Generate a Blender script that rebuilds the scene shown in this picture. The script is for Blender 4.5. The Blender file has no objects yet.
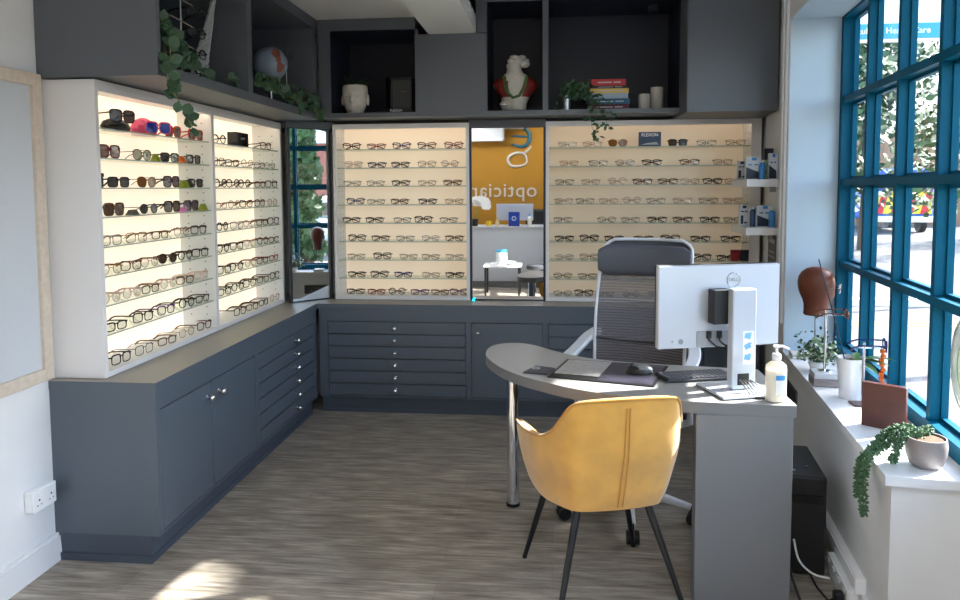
import bpy, bmesh, math, random
from mathutils import Vector, Matrix, Euler
random.seed(7)
C = bpy.context.scene.collection
PI = math.pi

# ------------------------------------------------------------------ materials
def lin(c):
    return tuple(((v/255)/12.92 if v/255 <= .04045 else ((v/255+.055)/1.055)**2.4) for v in c)

def mat(name, rgb, rough=.5, metal=0., spec=.5, noise=0., nscale=40., bump=0., emit=0., ergb=None, trans=0., alpha=1., coat=0., sheen=0.):
    m = bpy.data.materials.new(name); m.use_nodes = True
    nt = m.node_tree; b = nt.nodes['Principled BSDF']
    col = lin(rgb) + (1,)
    b.inputs['Base Color'].default_value = col
    b.inputs['Roughness'].default_value = rough
    b.inputs['Metallic'].default_value = metal
    b.inputs['Specular IOR Level'].default_value = spec
    b.inputs['Coat Weight'].default_value = coat
    b.inputs['Sheen Weight'].default_value = sheen
    b.inputs['Transmission Weight'].default_value = trans
    b.inputs['Alpha'].default_value = alpha
    if emit:
        b.inputs['Emission Color'].default_value = lin(ergb or rgb) + (1,)
        b.inputs['Emission Strength'].default_value = emit
    if noise or bump:
        tc = nt.nodes.new('ShaderNodeTexCoord'); n = nt.nodes.new('ShaderNodeTexNoise')
        n.inputs['Scale'].default_value = nscale; n.inputs['Detail'].default_value = 4
        nt.links.new(tc.outputs['Object'], n.inputs['Vector'])
        if noise:
            r = nt.nodes.new('ShaderNodeValToRGB')
            r.color_ramp.elements[0].position = .3; r.color_ramp.elements[1].position = .7
            r.color_ramp.elements[0].color = tuple(v*(1-noise) for v in col[:3]) + (1,)
            r.color_ramp.elements[1].color = tuple(min(1, v*(1+noise)) for v in col[:3]) + (1,)
            nt.links.new(n.outputs['Fac'], r.inputs['Fac']); nt.links.new(r.outputs['Color'], b.inputs['Base Color'])
        if bump:
            bp = nt.nodes.new('ShaderNodeBump'); bp.inputs['Strength'].default_value = bump; bp.inputs['Distance'].default_value = .004
            nt.links.new(n.outputs['Fac'], bp.inputs['Height']); nt.links.new(bp.outputs['Normal'], b.inputs['Normal'])
    return m

def glassmat(name, tint=(255,255,255), refl=.12, rough=.02):
    m = bpy.data.materials.new(name); m.use_nodes = True
    nt = m.node_tree; nt.nodes.remove(nt.nodes['Principled BSDF']); out = nt.nodes['Material Output']
    t = nt.nodes.new('ShaderNodeBsdfTransparent'); t.inputs['Color'].default_value = lin(tint) + (1,)
    g = nt.nodes.new('ShaderNodeBsdfGlossy'); g.inputs['Roughness'].default_value = rough
    f = nt.nodes.new('ShaderNodeLayerWeight'); f.inputs['Blend'].default_value = .5
    pw = nt.nodes.new('ShaderNodeMath'); pw.operation = 'POWER'; pw.inputs[1].default_value = 4
    mu = nt.nodes.new('ShaderNodeMath'); mu.operation = 'MULTIPLY_ADD'; mu.inputs[1].default_value = refl*3; mu.inputs[2].default_value = refl*.25
    mx = nt.nodes.new('ShaderNodeMixShader')
    nt.links.new(f.outputs['Facing'], pw.inputs[0]); nt.links.new(pw.outputs[0], mu.inputs[0]); nt.links.new(mu.outputs[0], mx.inputs['Fac'])
    nt.links.new(t.outputs[0], mx.inputs[1]); nt.links.new(g.outputs[0], mx.inputs[2]); nt.links.new(mx.outputs[0], out.inputs['Surface'])
    return m

M = {}
def reg(n, *a, **k): M[n] = mat(n, *a, **k); return M[n]
reg('wall_paint', (226,228,230), .75, noise=.02, nscale=6, bump=.03)
reg('ceiling_paint', (228,228,225), .8, noise=.02, nscale=5)
reg('reveal_sky_tint', (186,204,216), .6)  # pale blue puts the skylight tint of the window reveal into its colour
reg('white_trim', (228,230,232), .4)
reg('cabinet_grey', (84,93,103), .345, noise=.03, nscale=180, bump=.02)
reg('upper_grey', (90,95,102), .45, noise=.03, nscale=180, bump=.02)
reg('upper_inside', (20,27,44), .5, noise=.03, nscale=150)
reg('worktop_grey', (152,143,134), .4, noise=.03, nscale=200)
reg('plinth_grey', (68,77,89), .45)
reg('white_laminate', (225,224,224), .35)
reg('lightbox_bright', (250,236,212), .25, emit=.44, ergb=(255,236,208))
reg('lightbox_soft', (236,218,194), .25, emit=.2, ergb=(255,230,198))
reg('lightbox_dim', (205,188,165), .16, emit=.09, ergb=(255,226,190))
reg('led_strip', (255,240,220), .5, emit=4, ergb=(255,234,206))
reg('hole_dark', (90,75,60), .8)
reg('mirror_dark', (28,34,46), .4)
reg('chrome', (225,227,230), .08, 1.)
reg('steel', (170,173,178), .25, 1.)
reg('black', (16,17,20), .45)
reg('black_metal', (14,16,24), .35, spec=.6)
reg('black_gloss', (10,11,14), .12)
reg('desk_grey', (146,145,142), .38, noise=.02, nscale=220)
reg('desk_panel', (116,118,121), .5, noise=.02, nscale=220)
reg('window_blue', (0,84,112), .5, spec=.12, noise=.03, nscale=30)
reg('velvet', (196,146,60), .8, sheen=.6, noise=.16, nscale=9, bump=.05)
reg('velvet_seam', (176,124,34), .8, sheen=.4)
reg('chair_fabric', (72,73,80), .75, noise=.06, nscale=300, bump=.05)
reg('headrest_fabric', (78,81,90), .6, noise=.03, nscale=300)
reg('chair_white', (214,218,224), .35)
reg('monitor_silver', (192,199,210), .32, .25)
reg('monitor_grey', (150,155,162), .4, .2)
reg('sticker_blue', (120,180,225), .5)
reg('keyboard_dark', (52,54,60), .5)
reg('key_grey', (88,90,97), .5)
reg('mouse_black', (22,23,26), .3)
reg('mouse_silver', (120,124,130), .3, .5)
reg('paper', (235,235,232), .7)
reg('leaf_dark', (28,52,34), .5, noise=.25, nscale=25)
reg('leaf_euc', (52,84,58), .5, noise=.22, nscale=30)
reg('leaf_light', (158,178,132), .5, noise=.3, nscale=40)
reg('leaf_succulent', (74,108,76), .5, noise=.2, nscale=60)
reg('leaf_orchid', (84,124,70), .35, noise=.15, nscale=12)
reg('stem_tan', (140,128,84), .7)
reg('wood_red', (80,40,33), .3, noise=.2, nscale=14)
reg('head_wood', (106,52,32), .38, noise=.18, nscale=12)
reg('pot_white', (232,233,234), .2)
reg('pot_grey', (140,132,132), .55, noise=.04, nscale=40)
reg('soil', (94,68,48), .9, noise=.35, nscale=120, bump=.6)
reg('plaster', (205,200,192), .6, noise=.05, nscale=30, bump=.1)
reg('stone_white', (190,186,178), .6, noise=.08, nscale=30, bump=.15)
reg('red_paint', (122,32,22), .55, noise=.3, nscale=80)
reg('green_paint', (66,104,48), .55, noise=.3, nscale=80)
reg('tin', (150,158,166), .3, .9)
reg('candle', (190,186,176), .5)
reg('globe_sea', (148,164,182), .4)
reg('globe_land', (150,84,66), .5)
reg('wing_white', (168,172,172), .5, noise=.06, nscale=30)
reg('yellow_wall', (158,110,6), .7, noise=.03, nscale=5)
reg('teal', (20,86,104), .5)
reg('letter_grey', (196,190,174), .5)
reg('counter_white', (170,173,178), .5)
reg('tower_black', (18,20,26), .35)
reg('picture_frame', (206,193,176), .55, noise=.08, nscale=40)
reg('picture_mount', (198,204,210), .25)
reg('socket_white', (236,238,240), .3)
reg('book_red', (170,38,44), .55); reg('book_black', (26,24,26), .55); reg('book_yellow', (206,170,84), .55)
reg('book_pale', (150,168,186), .55); reg('book_blue', (28,84,116), .55); reg('book_maroon', (92,24,42), .55)
reg('card_navy', (34,58,92), .4, noise=.35, nscale=18)
reg('text_white', (232,234,236), .6)
reg('text_pale', (170,175,180), .6)
reg('pack_white', (206,212,218), .45); reg('pack_navy', (24,36,60), .4); reg('pack_green', (150,176,150), .45)
reg('pack_blue', (40,122,186), .3); reg('pack_darkblue', (24,68,110), .35); reg('text_green', (60,100,60), .6)
reg('red_case', (150,22,34), .5); reg('navy_case', (24,26,44), .5)
reg('pink', (226,88,130), .5); reg('orange', (228,120,40), .5); reg('red_orange', (196,66,30), .4); reg('lime', (140,150,30), .5); reg('tag_pink', (222,120,176), .5)
reg('tag_grey', (92,88,80), .5)
reg('soap_clear', (240,235,218), .3); reg('label_blue', (70,150,215), .5)
reg('asphalt', (98,95,94), .95, noise=.12, nscale=3)
reg('yellow_line', (170,150,70), .8)
reg('brick', (150,118,90), .9, noise=.15, nscale=2)
reg('red_brick', (150,96,84), .9, noise=.15, nscale=2)
reg('bark', (80,64,50), .9)
reg('tree_leaf', (58,84,42), .6, noise=.4, nscale=.8)
reg('fascia_white', (226,228,232), .6); reg('fascia_blue', (50,140,184), .6)
reg('van_blue', (50,90,170), .4); reg('van_yellow', (226,206,60), .5); reg('van_red', (206,50,60), .5); reg('van_white', (225,228,230), .4)
reg('amber', (214,96,30), .2, coat=.5)
reg('blue_box', (24,60,150), .4); reg('lid_cyan', (60,170,210), .4); reg('petal', (240,240,240), .6); reg('yellow_mug', (224,180,20), .4); reg('ornament_tan', (190,170,130), .5)
reg('fill_panel_glow', (255,255,255), .5, emit=13, ergb=(244,248,255))  # glow of the fill panels added above and behind the camera
reg('indicator', (20,200,220), .5, emit=2, ergb=(20,200,230))
reg('vent_grey', (96,98,98), .6)
M['pane'] = glassmat('pane', (250,253,255), .10)
M['shelf_glass'] = glassmat('shelf_glass', (244,250,247), .16)
M['shelf_edge'] = mat('shelf_edge', (176,190,180), .2, alpha=.75)
M['lens'] = glassmat('lens', (248,248,248), .12)
M['acrylic'] = glassmat('acrylic', (205,208,212), .14)
M['oval_glass'] = mat('oval_glass', (190,204,188), .3, alpha=.55)
M['bottle_clear'] = mat('bottle_clear', (240,236,224), .15, alpha=.5)

def lensmat(name, rgb, a): 
    m = mat(name, rgb, .08); m.node_tree.nodes['Principled BSDF'].inputs['Alpha'].default_value = a; return m
M['lens_brown'] = lensmat('lens_brown', (70,42,20), .85)
M['lens_amber'] = lensmat('lens_amber', (128,78,38), .97)
M['lens_smoke'] = lensmat('lens_smoke', (44,46,52), .82)
M['lens_violet'] = lensmat('lens_violet', (70,44,66), .8)
M['lens_green'] = lensmat('lens_green', (150,152,120), .6)
M['lens_blue'] = lensmat('lens_blue', (24,34,150), .95)
M['lens_rose'] = lensmat('lens_rose', (120,76,66), .75)
FR = {}
for n, c, me in (('black',(18,16,18),0), ('dark brown',(52,32,24),0), ('tortoiseshell',(96,58,30),0), ('gold',(176,140,90),.7), ('silver',(150,150,152),.8),
              ('red',(140,30,34),0), ('navy',(36,38,96),0), ('purple',(92,44,110),0), ('rose gold',(190,140,122),.5), ('clear pink',(214,182,168),0), ('gunmetal',(70,68,70),.7), ('burgundy',(90,30,40),0), ('pink',(226,88,130),0), ('orange red',(196,60,28),0)):
    FR[n] = mat('frame_'+n.replace(' ','_'), c, .25, me, noise=(.4 if n == 'tortoiseshell' else 0), nscale=120)

# mirror (silvered glass)
mm = bpy.data.materials.new('mirror_glass'); mm.use_nodes = True
b = mm.node_tree.nodes['Principled BSDF']; b.inputs['Base Color'].default_value = (.86,.87,.87,1); b.inputs['Metallic'].default_value = 1; b.inputs['Roughness'].default_value = .015
M['mirror'] = mm

# wood plank vinyl floor
def floor_mat():
    m = bpy.data.materials.new('floor_planks'); m.use_nodes = True
    nt = m.node_tree; N = nt.nodes; L = nt.links; b = N['Principled BSDF']
    tc = N.new('ShaderNodeTexCoord')
    br = N.new('ShaderNodeTexBrick'); br.offset = .37; br.inputs['Scale'].default_value = 1
    br.inputs['Brick Width'].default_value = 1.22; br.inputs['Row Height'].default_value = .18; br.inputs['Mortar Size'].default_value = .0012
    br.inputs['Color1'].default_value = (.42,.42,.42,1); br.inputs['Color2'].default_value = (.62,.62,.62,1); br.inputs['Mortar'].default_value = (.22,.22,.22,1)
    L.new(tc.outputs['Object'], br.inputs['Vector'])
    mp = N.new('ShaderNodeMapping'); mp.inputs['Scale'].default_value = (3.2, 42, 1); L.new(tc.outputs['Object'], mp.inputs['Vector'])
    n1 = N.new('ShaderNodeTexNoise'); n1.inputs['Scale'].default_value = 1.6; n1.inputs['Detail'].default_value = 7; n1.inputs['Roughness'].default_value = .65
    L.new(mp.outputs[0], n1.inputs['Vector'])
    mp2 = N.new('ShaderNodeMapping'); mp2.inputs['Scale'].default_value = (3.5, 16, 1); L.new(tc.outputs['Object'], mp2.inputs['Vector'])
    n2 = N.new('ShaderNodeTexNoise'); n2.inputs['Scale'].default_value = 1.3; n2.inputs['Detail'].default_value = 5; L.new(mp2.outputs[0], n2.inputs['Vector'])
    ad = N.new('ShaderNodeMix'); ad.data_type = 'FLOAT'; ad.inputs[0].default_value = .4
    L.new(n1.outputs['Fac'], ad.inputs[2]); L.new(n2.outputs['Fac'], ad.inputs[3])
    r = N.new('ShaderNodeValToRGB'); e = r.color_ramp.elements
    e[0].position = .34; e[0].color = lin((106,97,87)) + (1,); e[1].position = .66; e[1].color = lin((204,193,179)) + (1,)
    q = e.new(.5); q.color = lin((156,146,133)) + (1,)
    L.new(ad.outputs[0], r.inputs['Fac'])
    mx = N.new('ShaderNodeMix'); mx.data_type = 'RGBA'; mx.blend_type = 'MULTIPLY'; mx.inputs[0].default_value = .8
    mul = N.new('ShaderNodeMix'); mul.data_type = 'RGBA'; mul.blend_type = 'ADD'; mul.inputs[0].default_value = 1
    mul.inputs[7].default_value = (.36,.36,.36,1)
    L.new(br.outputs['Color'], mul.inputs[6])
    L.new(r.outputs['Color'], mx.inputs[6]); L.new(mul.outputs[2], mx.inputs[7])
    L.new(mx.outputs[2], b.inputs['Base Color']); b.inputs['Roughness'].default_value = .42
    bp = N.new('ShaderNodeBump'); bp.inputs['Strength'].default_value = .12; bp.inputs['Distance'].default_value = .003
    L.new(n1.outputs['Fac'], bp.inputs['Height']); L.new(bp.outputs[0], b.inputs['Normal'])
    return m
M['floor'] = floor_mat()

# woven mesh of the office chair: thin horizontal threads with gaps
def mesh_mat():
    m = bpy.data.materials.new('woven_mesh'); m.use_nodes = True
    nt = m.node_tree; N = nt.nodes; L = nt.links; b = N['Principled BSDF']
    b.inputs['Base Color'].default_value = lin((104,101,106)) + (1,); b.inputs['Roughness'].default_value = .7
    tc = N.new('ShaderNodeTexCoord'); sp = N.new('ShaderNodeSeparateXYZ'); L.new(tc.outputs['Object'], sp.inputs[0])
    s = N.new('ShaderNodeMath'); s.operation = 'MULTIPLY'; s.inputs[1].default_value = 2*PI/.0135; L.new(sp.outputs['Z'], s.inputs[0])
    s2 = N.new('ShaderNodeMath'); s2.operation = 'SINE'; L.new(s.outputs[0], s2.inputs[0])
    r = N.new('ShaderNodeMapRange'); r.inputs[1].default_value = -.6; r.inputs[2].default_value = .6; r.inputs[3].default_value = .6; r.inputs[4].default_value = .9
    L.new(s2.outputs[0], r.inputs[0]); L.new(r.outputs[0], b.inputs['Alpha'])
    return m
M['woven'] = mesh_mat()

# ------------------------------------------------------------------ geometry
class MB:
    def __init__(s): s.bm = bmesh.new(); s.mi = 0
    def use(s, i): s.mi = i; return s
    def _mark(s, n0):
        s.bm.faces.ensure_lookup_table()
        for f in s.bm.faces[n0:]: f.material_index = s.mi
    def box(s, x0, x1, y0, y1, z0, z1, bev=0., M4=None, seg=1):
        t = bmesh.new(); bmesh.ops.create_cube(t, size=1)
        for v in t.verts: v.co = Vector(((x0+x1)/2 + v.co.x*(x1-x0), (y0+y1)/2 + v.co.y*(y1-y0), (z0+z1)/2 + v.co.z*(z1-z0)))
        if bev: bmesh.ops.bevel(t, geom=t.edges[:], offset=bev, segments=seg, profile=.5, affect='EDGES')
        return s._add(t, M4)
    def _add(s, t, M4=None):
        if M4 is not None: t.transform(M4)
        me = bpy.data.meshes.new('tmp'); t.to_mesh(me); t.free(); n0 = len(s.bm.faces)
        s.bm.from_mesh(me); bpy.data.meshes.remove(me); s._mark(n0); return s
    def hexa(s, p):
        n0 = len(s.bm.faces); v = [s.bm.verts.new(q) for q in p]
        for f in ((3,2,1,0),(4,5,6,7),(0,1,5,4),(1,2,6,5),(2,3,7,6),(3,0,4,7)): s.bm.faces.new([v[i] for i in f])
        s._mark(n0); return s
    def tube(s, pts, r, n=8, closed=False, caps=True, flat=None):
        pts = [Vector(p) for p in pts]; k = len(pts); n0 = len(s.bm.faces)
        rs = r if isinstance(r, (list, tuple)) else [r]*k
        rings = []; prev = None
        for i, p in enumerate(pts):
            if closed: d = pts[(i+1) % k] - pts[i-1]
            else: d = pts[min(i+1, k-1)] - pts[max(i-1, 0)]
            if d.length < 1e-9: d = Vector((0,0,1))
            d.normalize()
            if prev is None:
                a = Vector((0,0,1)) if abs(d.z) < .9 else Vector((1,0,0))
                u = d.cross(a).normalized()
            else:
                u = prev - d*prev.dot(d)
                u = u.normalized() if u.length > 1e-6 else d.orthogonal().normalized()
            prev = u; w = d.cross(u)
            rings.append([s.bm.verts.new(p + (u*math.cos(2*PI*j/n) + w*math.sin(2*PI*j/n))*rs[i]) for j in range(n)])
        for i in range(k if closed else k-1):
            A, B = rings[i], rings[(i+1) % k]
            off = 0
            if closed and i == k-1:
                off = min(range(n), key=lambda o: sum((A[j].co-B[(j+o) % n].co).length for j in range(n)))
            for j in range(n):
                s.bm.faces.new((A[j], A[(j+1) % n], B[(j+1+off) % n], B[(j+off) % n]))
        if caps and not closed:
            s.bm.faces.new(rings[0][::-1]); s.bm.faces.new(rings[-1])
        s._mark(n0); return s
    def lathe(s, prof, n=24, c=(0,0,0), M4=None, sx=1., sy=1.):
        t = bmesh.new(); rings = []
        for r, z in prof:
            if r < 1e-6: rings.append([t.verts.new((0,0,z))])
            else: rings.append([t.verts.new((r*sx*math.cos(2*PI*j/n), r*sy*math.sin(2*PI*j/n), z)) for j in range(n)])
        for A, B in zip(rings, rings[1:]):
            for j in range(n):
                if len(A) == 1 and len(B) == 1: continue
                if len(A) == 1: t.faces.new((A[0], B[(j+1) % n], B[j]))
                elif len(B) == 1: t.faces.new((A[j], A[(j+1) % n], B[0]))
                else: t.faces.new((A[j], A[(j+1) % n], B[(j+1) % n], B[j]))
        if len(rings[0]) > 1: t.faces.new(rings[0][::-1])
        if len(rings[-1]) > 1: t.faces.new(rings[-1])
        bmesh.ops.recalc_face_normals(t, faces=t.faces[:])
        m = Matrix.Translation(c)
        return s._add(t, m @ M4 if M4 is not None else m)
    def cyl(s, p0, p1, r, r2=None, n=16): return s.tube([p0, p1], [r, r if r2 is None else r2], n)
    def prism(s, poly, z0, z1, M4=None, bev=0.):
        t = bmesh.new(); a = [t.verts.new((x, y, z0)) for x, y in poly]; b = [t.verts.new((x, y, z1)) for x, y in poly]
        t.faces.new(a[::-1]); t.faces.new(b); k = len(poly)
        for i in range(k): t.faces.new((a[i], a[(i+1) % k], b[(i+1) % k], b[i]))
        bmesh.ops.recalc_face_normals(t, faces=t.faces[:])
        if bev: bmesh.ops.bevel(t, geom=[e for e in t.edges if abs(e.verts[0].co.z-e.verts[1].co.z) < 1e-6], offset=bev, segments=2, affect='EDGES')
        return s._add(t, M4)
    def ball(s, c, r, sx=1, sy=1, sz=1, sub=2, M4=None):
        t = bmesh.new(); bmesh.ops.create_icosphere(t, subdivisions=sub, radius=r)
        m = Matrix.Translation(c)
        if M4 is not None: m = m @ M4
        return s._add(t, m @ Matrix.Diagonal((sx, sy, sz, 1)))
    def grid(s, rows, closed=False, capz=False):
        n0 = len(s.bm.faces); V = [[s.bm.verts.new(p) for p in r] for r in rows]; k = len(rows[0])
        for A, B in zip(V, V[1:]):
            for j in range(k if closed else k-1): s.bm.faces.new((A[j], A[(j+1) % k], B[(j+1) % k], B[j]))
        if capz: s.bm.faces.new(V[0][::-1]); s.bm.faces.new(V[-1])
        s._mark(n0); return s
    def leaf(s, p, d, nrm, l, w, fold=.15):
        d = Vector(d).normalized(); nrm = Vector(nrm); u = d.cross(nrm)
        u = u.normalized() if u.length > 1e-4 else d.orthogonal().normalized()
        nn = u.cross(d); p = Vector(p); n0 = len(s.bm.faces)
        sh = ((0,0), (.18,.6), (.45,1), (.75,.75), (1,0))
        mid = [s.bm.verts.new(p + d*l*t - nn*fold*l*t*t) for t, _ in sh]
        for sg in (1, -1):
            e = [mid[0]] + [s.bm.verts.new(p + d*l*t + u*sg*w*.5*q - nn*fold*l*t*t + nn*fold*.6*w*q) for t, q in sh[1:4]] + [mid[4]]
            for i in range(4):
                f = [mid[i], e[i], e[i+1], mid[i+1]]; g = []
                for v in f:
                    if v not in g: g.append(v)
                if len(g) > 2: s.bm.faces.new(g if sg > 0 else g[::-1])
        s._mark(n0); return s
    def mesh(s, name, mats, smooth=True, angle=35):
        bmesh.ops.recalc_face_normals(s.bm, faces=s.bm.faces[:])
        me = bpy.data.meshes.new(name); s.bm.to_mesh(me); s.bm.free()
        for m in (mats if isinstance(mats, (list, tuple)) else [mats]): me.materials.append(M[m] if isinstance(m, str) else m)
        if smooth:
            me.polygons.foreach_set('use_smooth', [True]*len(me.polygons)); me.set_sharp_from_angle(angle=math.radians(angle))
        return me

def put(name, me, parent=None, loc=(0,0,0), rz=0., rot=None):
    o = bpy.data.objects.new(name, me); C.objects.link(o); o.parent = parent; o.location = loc
    o.rotation_euler = rot if rot else (0, 0, rz); return o
def part(parent, name, mb, mats, label=None, loc=(0,0,0), rz=0., rot=None, smooth=True, kind=None):
    o = put(name, mb.mesh(name, mats, smooth) if isinstance(mb, MB) else mb, parent, loc, rz, rot)
    if label: o['label'] = label
    if kind: o['kind'] = kind
    return o
def tag(o, label, cat, group=None):
    o['label'] = label; o['category'] = cat
    if group: o['group'] = group
    return o
def thing(name, label, cat, loc=(0,0,0), rz=0., group=None, rot=None):
    return tag(put(name, None, None, loc, rz, rot), label, cat, group)
def solo(name, label, cat, mb, mats, loc=(0,0,0), rz=0., group=None, rot=None):
    return tag(part(None, name, mb, mats, None, loc, rz, rot), label, cat, group)
def struct(name, mb, mats, parent=None, smooth=True):
    o = part(parent, name, mb, mats, smooth=smooth)
    if parent is None: o['kind'] = 'structure'
    return o
def textmesh(body, size, extrude=.001, align='CENTER', shear=0., space=1.):
    cu = bpy.data.curves.new('txt', 'FONT'); cu.body = body; cu.size = size; cu.extrude = extrude; cu.align_x = align; cu.align_y = 'CENTER'; cu.shear = shear; cu.space_character = space
    o = bpy.data.objects.new('txt', cu); C.objects.link(o)
    dg = bpy.context.evaluated_depsgraph_get(); me = bpy.data.meshes.new_from_object(o.evaluated_get(dg)); bpy.data.objects.remove(o); bpy.data.curves.remove(cu)
    return me
def text(parent, name, body, size, m, loc, rot=(PI/2,0,0), **k):
    me = textmesh(body, size, **k); me.materials.clear(); me.materials.append(M[m]); me.name = name
    return put(name, me, parent, loc, rot=rot)
def rotm(ax, a): return Matrix.Rotation(a, 4, ax)

def catmull(P, n=6, closed=False):
    P = [Vector(p) for p in P]; out = []; k = len(P)
    for i in range(k if closed else k-1):
        a, b_, c, d_ = (P[(i-1) % k] if closed or i else P[0]), P[i], P[(i+1) % k], (P[(i+2) % k] if closed or i+2 < k else P[-1])
        for q in range(n):
            t_ = q/n; out.append(.5*((2*b_) + (c-a)*t_ + (2*a-5*b_+4*c-d_)*t_*t_ + (3*b_-a-3*c+d_)*t_**3))
    if not closed: out.append(P[-1])
    return out

# ------------------------------------------------------------------ room shell
H_LOW, H_HIGH = 2.668, 2.95
BY = 5.22            # back wall
FY = -2.5            # wall behind the camera
P0 = Vector((1.40, 4.96, 0)); U = Vector((-.1265, -.992, 0)); N_ = Vector((.992, -.1265, 0))
def W(s, t, z): return P0 + U*s + N_*t + Vector((0,0,z))
def wbox(mb, s0, s1, t0, t1, z0, z1):
    return mb.hexa([W(s0,t0,z0), W(s0,t1,z0), W(s1,t1,z0), W(s1,t0,z0), W(s0,t0,z1), W(s0,t1,z1), W(s1,t1,z1), W(s1,t0,z1)])
struct('floor', MB().box(-2.3, 2.2, FY-.2, BY+.2, -.1, 0), 'floor')
struct('ceiling', MB().box(-2.3, -.5, FY-.2, BY+.2, H_LOW, H_LOW+.1).box(-.5, 2.2, FY-.2, BY+.2, H_HIGH, H_HIGH+.1), 'ceiling_paint')
struct('ceiling_beam', MB().box(-.81, -.5, FY, 4.74, 2.555, H_HIGH+.02), 'ceiling_paint')
struct('wall_left', MB().box(-2.28, -2.08, FY-.2, BY+.2, 0, 3.05), 'wall_paint')
struct('wall_back', MB().box(-2.08, 1.75, BY, BY+.2, 0, 3.05), 'wall_paint')
struct('wall_front', MB().box(-2.3, 1.2, FY-.2, FY, 0, 3.05), 'yellow_wall')
JS = .77; SE = 2.585; TW = .275; S2 = 5.0
mb = MB()
wbox(mb, -.32, JS, 0, .345, 0, 3.05)               # between back corner and window reveal
wbox(mb, JS, SE-.01, .022, .345, 0, .585)                 # low wall under the sill
wbox(mb, JS, 7.6, 0, .345, 2.47, 3.05)             # above the window
wbox(mb, SE, S2, TW-.02, .345, 0, .64)             # upstand under the window nearer the camera
wbox(mb, S2, 7.7, TW-.02, .345, 0, 2.47)
struct('wall_right', mb, 'wall_paint')
mb = MB(); wbox(mb, JS, SE+.015, -.004, TW+.01, .586, .618)
mb2 = MB(); wbox(mb2, JS, JS+.006, .004, TW-.013, .619, 2.47); wbox(mb2, JS+.007, SE, .004, TW-.013, 2.464, 2.469); struct('trim_4', mb2, 'reveal_sky_tint')  # thin lining that carries the painted skylight tint
struct('window_sill', mb, 'white_trim')
mb = MB(); wbox(mb, .60, JS-.02, -.014, 0, .77, 3.0); wbox(mb, .66, .70, -.022, 0, .77, 3.0)
struct('trim_1', mb, 'white_trim')
mb = MB(); mb.hexa([(-2.08,-2.5,0),(-2.055,-2.5,0),(-2.055,2.79,0),(-2.08,2.79,0),(-2.08,-2.5,.10),(-2.062,-2.5,.10),(-2.062,2.79,.10),(-2.08,2.79,.10)])
mb.box(-2.08,-2.068,-2.5,2.79,.10,.115)
struct('baseboard_left', mb, 'white_trim')
mb = MB(); wbox(mb, 1.3, SE-.01, .006, .022, 0, .075); struct('baseboard_right', mb, 'white_trim')

# windows : blue timber grid with deep glazing bars
ZB = [.635, 1.107, 1.555, 2.0, 2.45]
def window(name, s0, bars, s1, first=True):
    f = MB()
    F, D = TW, TW+.06
    for s in bars: wbox(f, s-.017, s+.017, F, D, .66, 2.46)
    wbox(f, s0, s0+.05 if first else s0+.03, F-.012, D, .62, 2.49); wbox(f, s1-.03, s1, F-.012, D, .62, 2.49)
    wbox(f, s0, s1, F-.012, D, .618, .675); wbox(f, s0, s1, F-.012, D, 2.45, 2.495)
    for z in ZB[1:4]: wbox(f, s0, s1, F-.004, D, z, z+.034)
    edges = [s0+.05] + list(bars) + [s1-.03]
    # stepped beads round every pane
    for a, c in zip(edges, edges[1:]):
        for z0, z1 in zip([.675]+[z+.034 for z in ZB[1:4]], ZB[1:4]+[2.45]):
            aa, cc = a+.017, c-.017
            wbox(f, aa, aa+.010, F+.036, D, z0, z1); wbox(f, cc-.010, cc, F+.036, D, z0, z1)
            wbox(f, aa+.014, cc-.014, F+.036, D, z0, z0+.014); wbox(f, aa+.014, cc-.014, F+.036, D, z1-.014, z1)
    r = put(name, None); r['kind'] = 'structure'
    o = part(r, 'window_frame', f, 'window_blue', smooth=False)
    for a, c in zip(edges, edges[1:]):
        for z0, z1 in zip([.675]+[z+.034 for z in ZB[1:4]], ZB[1:4]+[2.45]):
            g = MB(); wbox(g, a+.015, c-.015, F+.042, F+.048, z0, z1); part(r, 'window_pane', g, 'pane', smooth=False)
    return r
window('window_1', JS, [1.22, 1.675, 2.13], SE)
window('window_2', SE+.001, [3.03, 3.47, 3.91, 4.35], S2, False)

# ------------------------------------------------------------------ base cabinets
CT = .725       # underside of worktop
FX = -1.617     # face of the run along wall_left
BF = 4.775      # face of the run along wall_back
KNOB = None
def knob_mesh():
    k = MB(); k.lathe([(0,0),(.011,0),(.011,.003),(.005,.006),(.005,.016)], 12, M4=rotm('Y', PI/2))
    k.use(1).ball((.028,0,0), .016, sub=2)
    return k.mesh('knob', ['chrome', 'chrome'])
KNOB = knob_mesh()
def knob(parent, loc, rz=0): return put('knob', KNOB, parent, loc, rz)
def front(parent, name, y0, y1, z0, z1, kn=None, g=.0036):
    """a door or drawer front in a cabinet's own frame: face at x=0 looking along +x, width along y"""
    d = part(parent, name, MB().box(-.018, 0, y0+g, y1-g, z0+g, z1-g, .0015), 'cabinet_grey', smooth=False)
    if kn: knob(d, (0, kn[0], kn[1]))
    return d
def carcase(parent, w, depth, endpanel=False):
    c = MB().box(-depth, -.02, 0, w, .115, CT)
    part(parent, 'body', c, 'cabinet_grey', smooth=False)
    p = MB().box(-depth, -.04, .0 if not endpanel else .004, w, 0, .118)
    if endpanel: p.box(-depth, -.034, -.008, w, 0, .03)
    else: p.box(-depth, -.034, 0, w, 0, .03)
    part(parent, 'plinth', p, 'plinth_grey', smooth=False)
def faceframe(parent, w, l, r, zt=.645, mids=()):
    f = MB().box(-.02, 0, 0, w, zt, CT).box(-.02, 0, 0, w, .115, .128)
    f.box(-.02, 0, 0, l, .128, zt).box(-.02, 0, w-r, w, .128, zt)
    part(parent, 'face_frame', f, 'cabinet_grey', smooth=False)
DZ = [.128, .212, .30, .386, .472, .556, .643]
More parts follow.
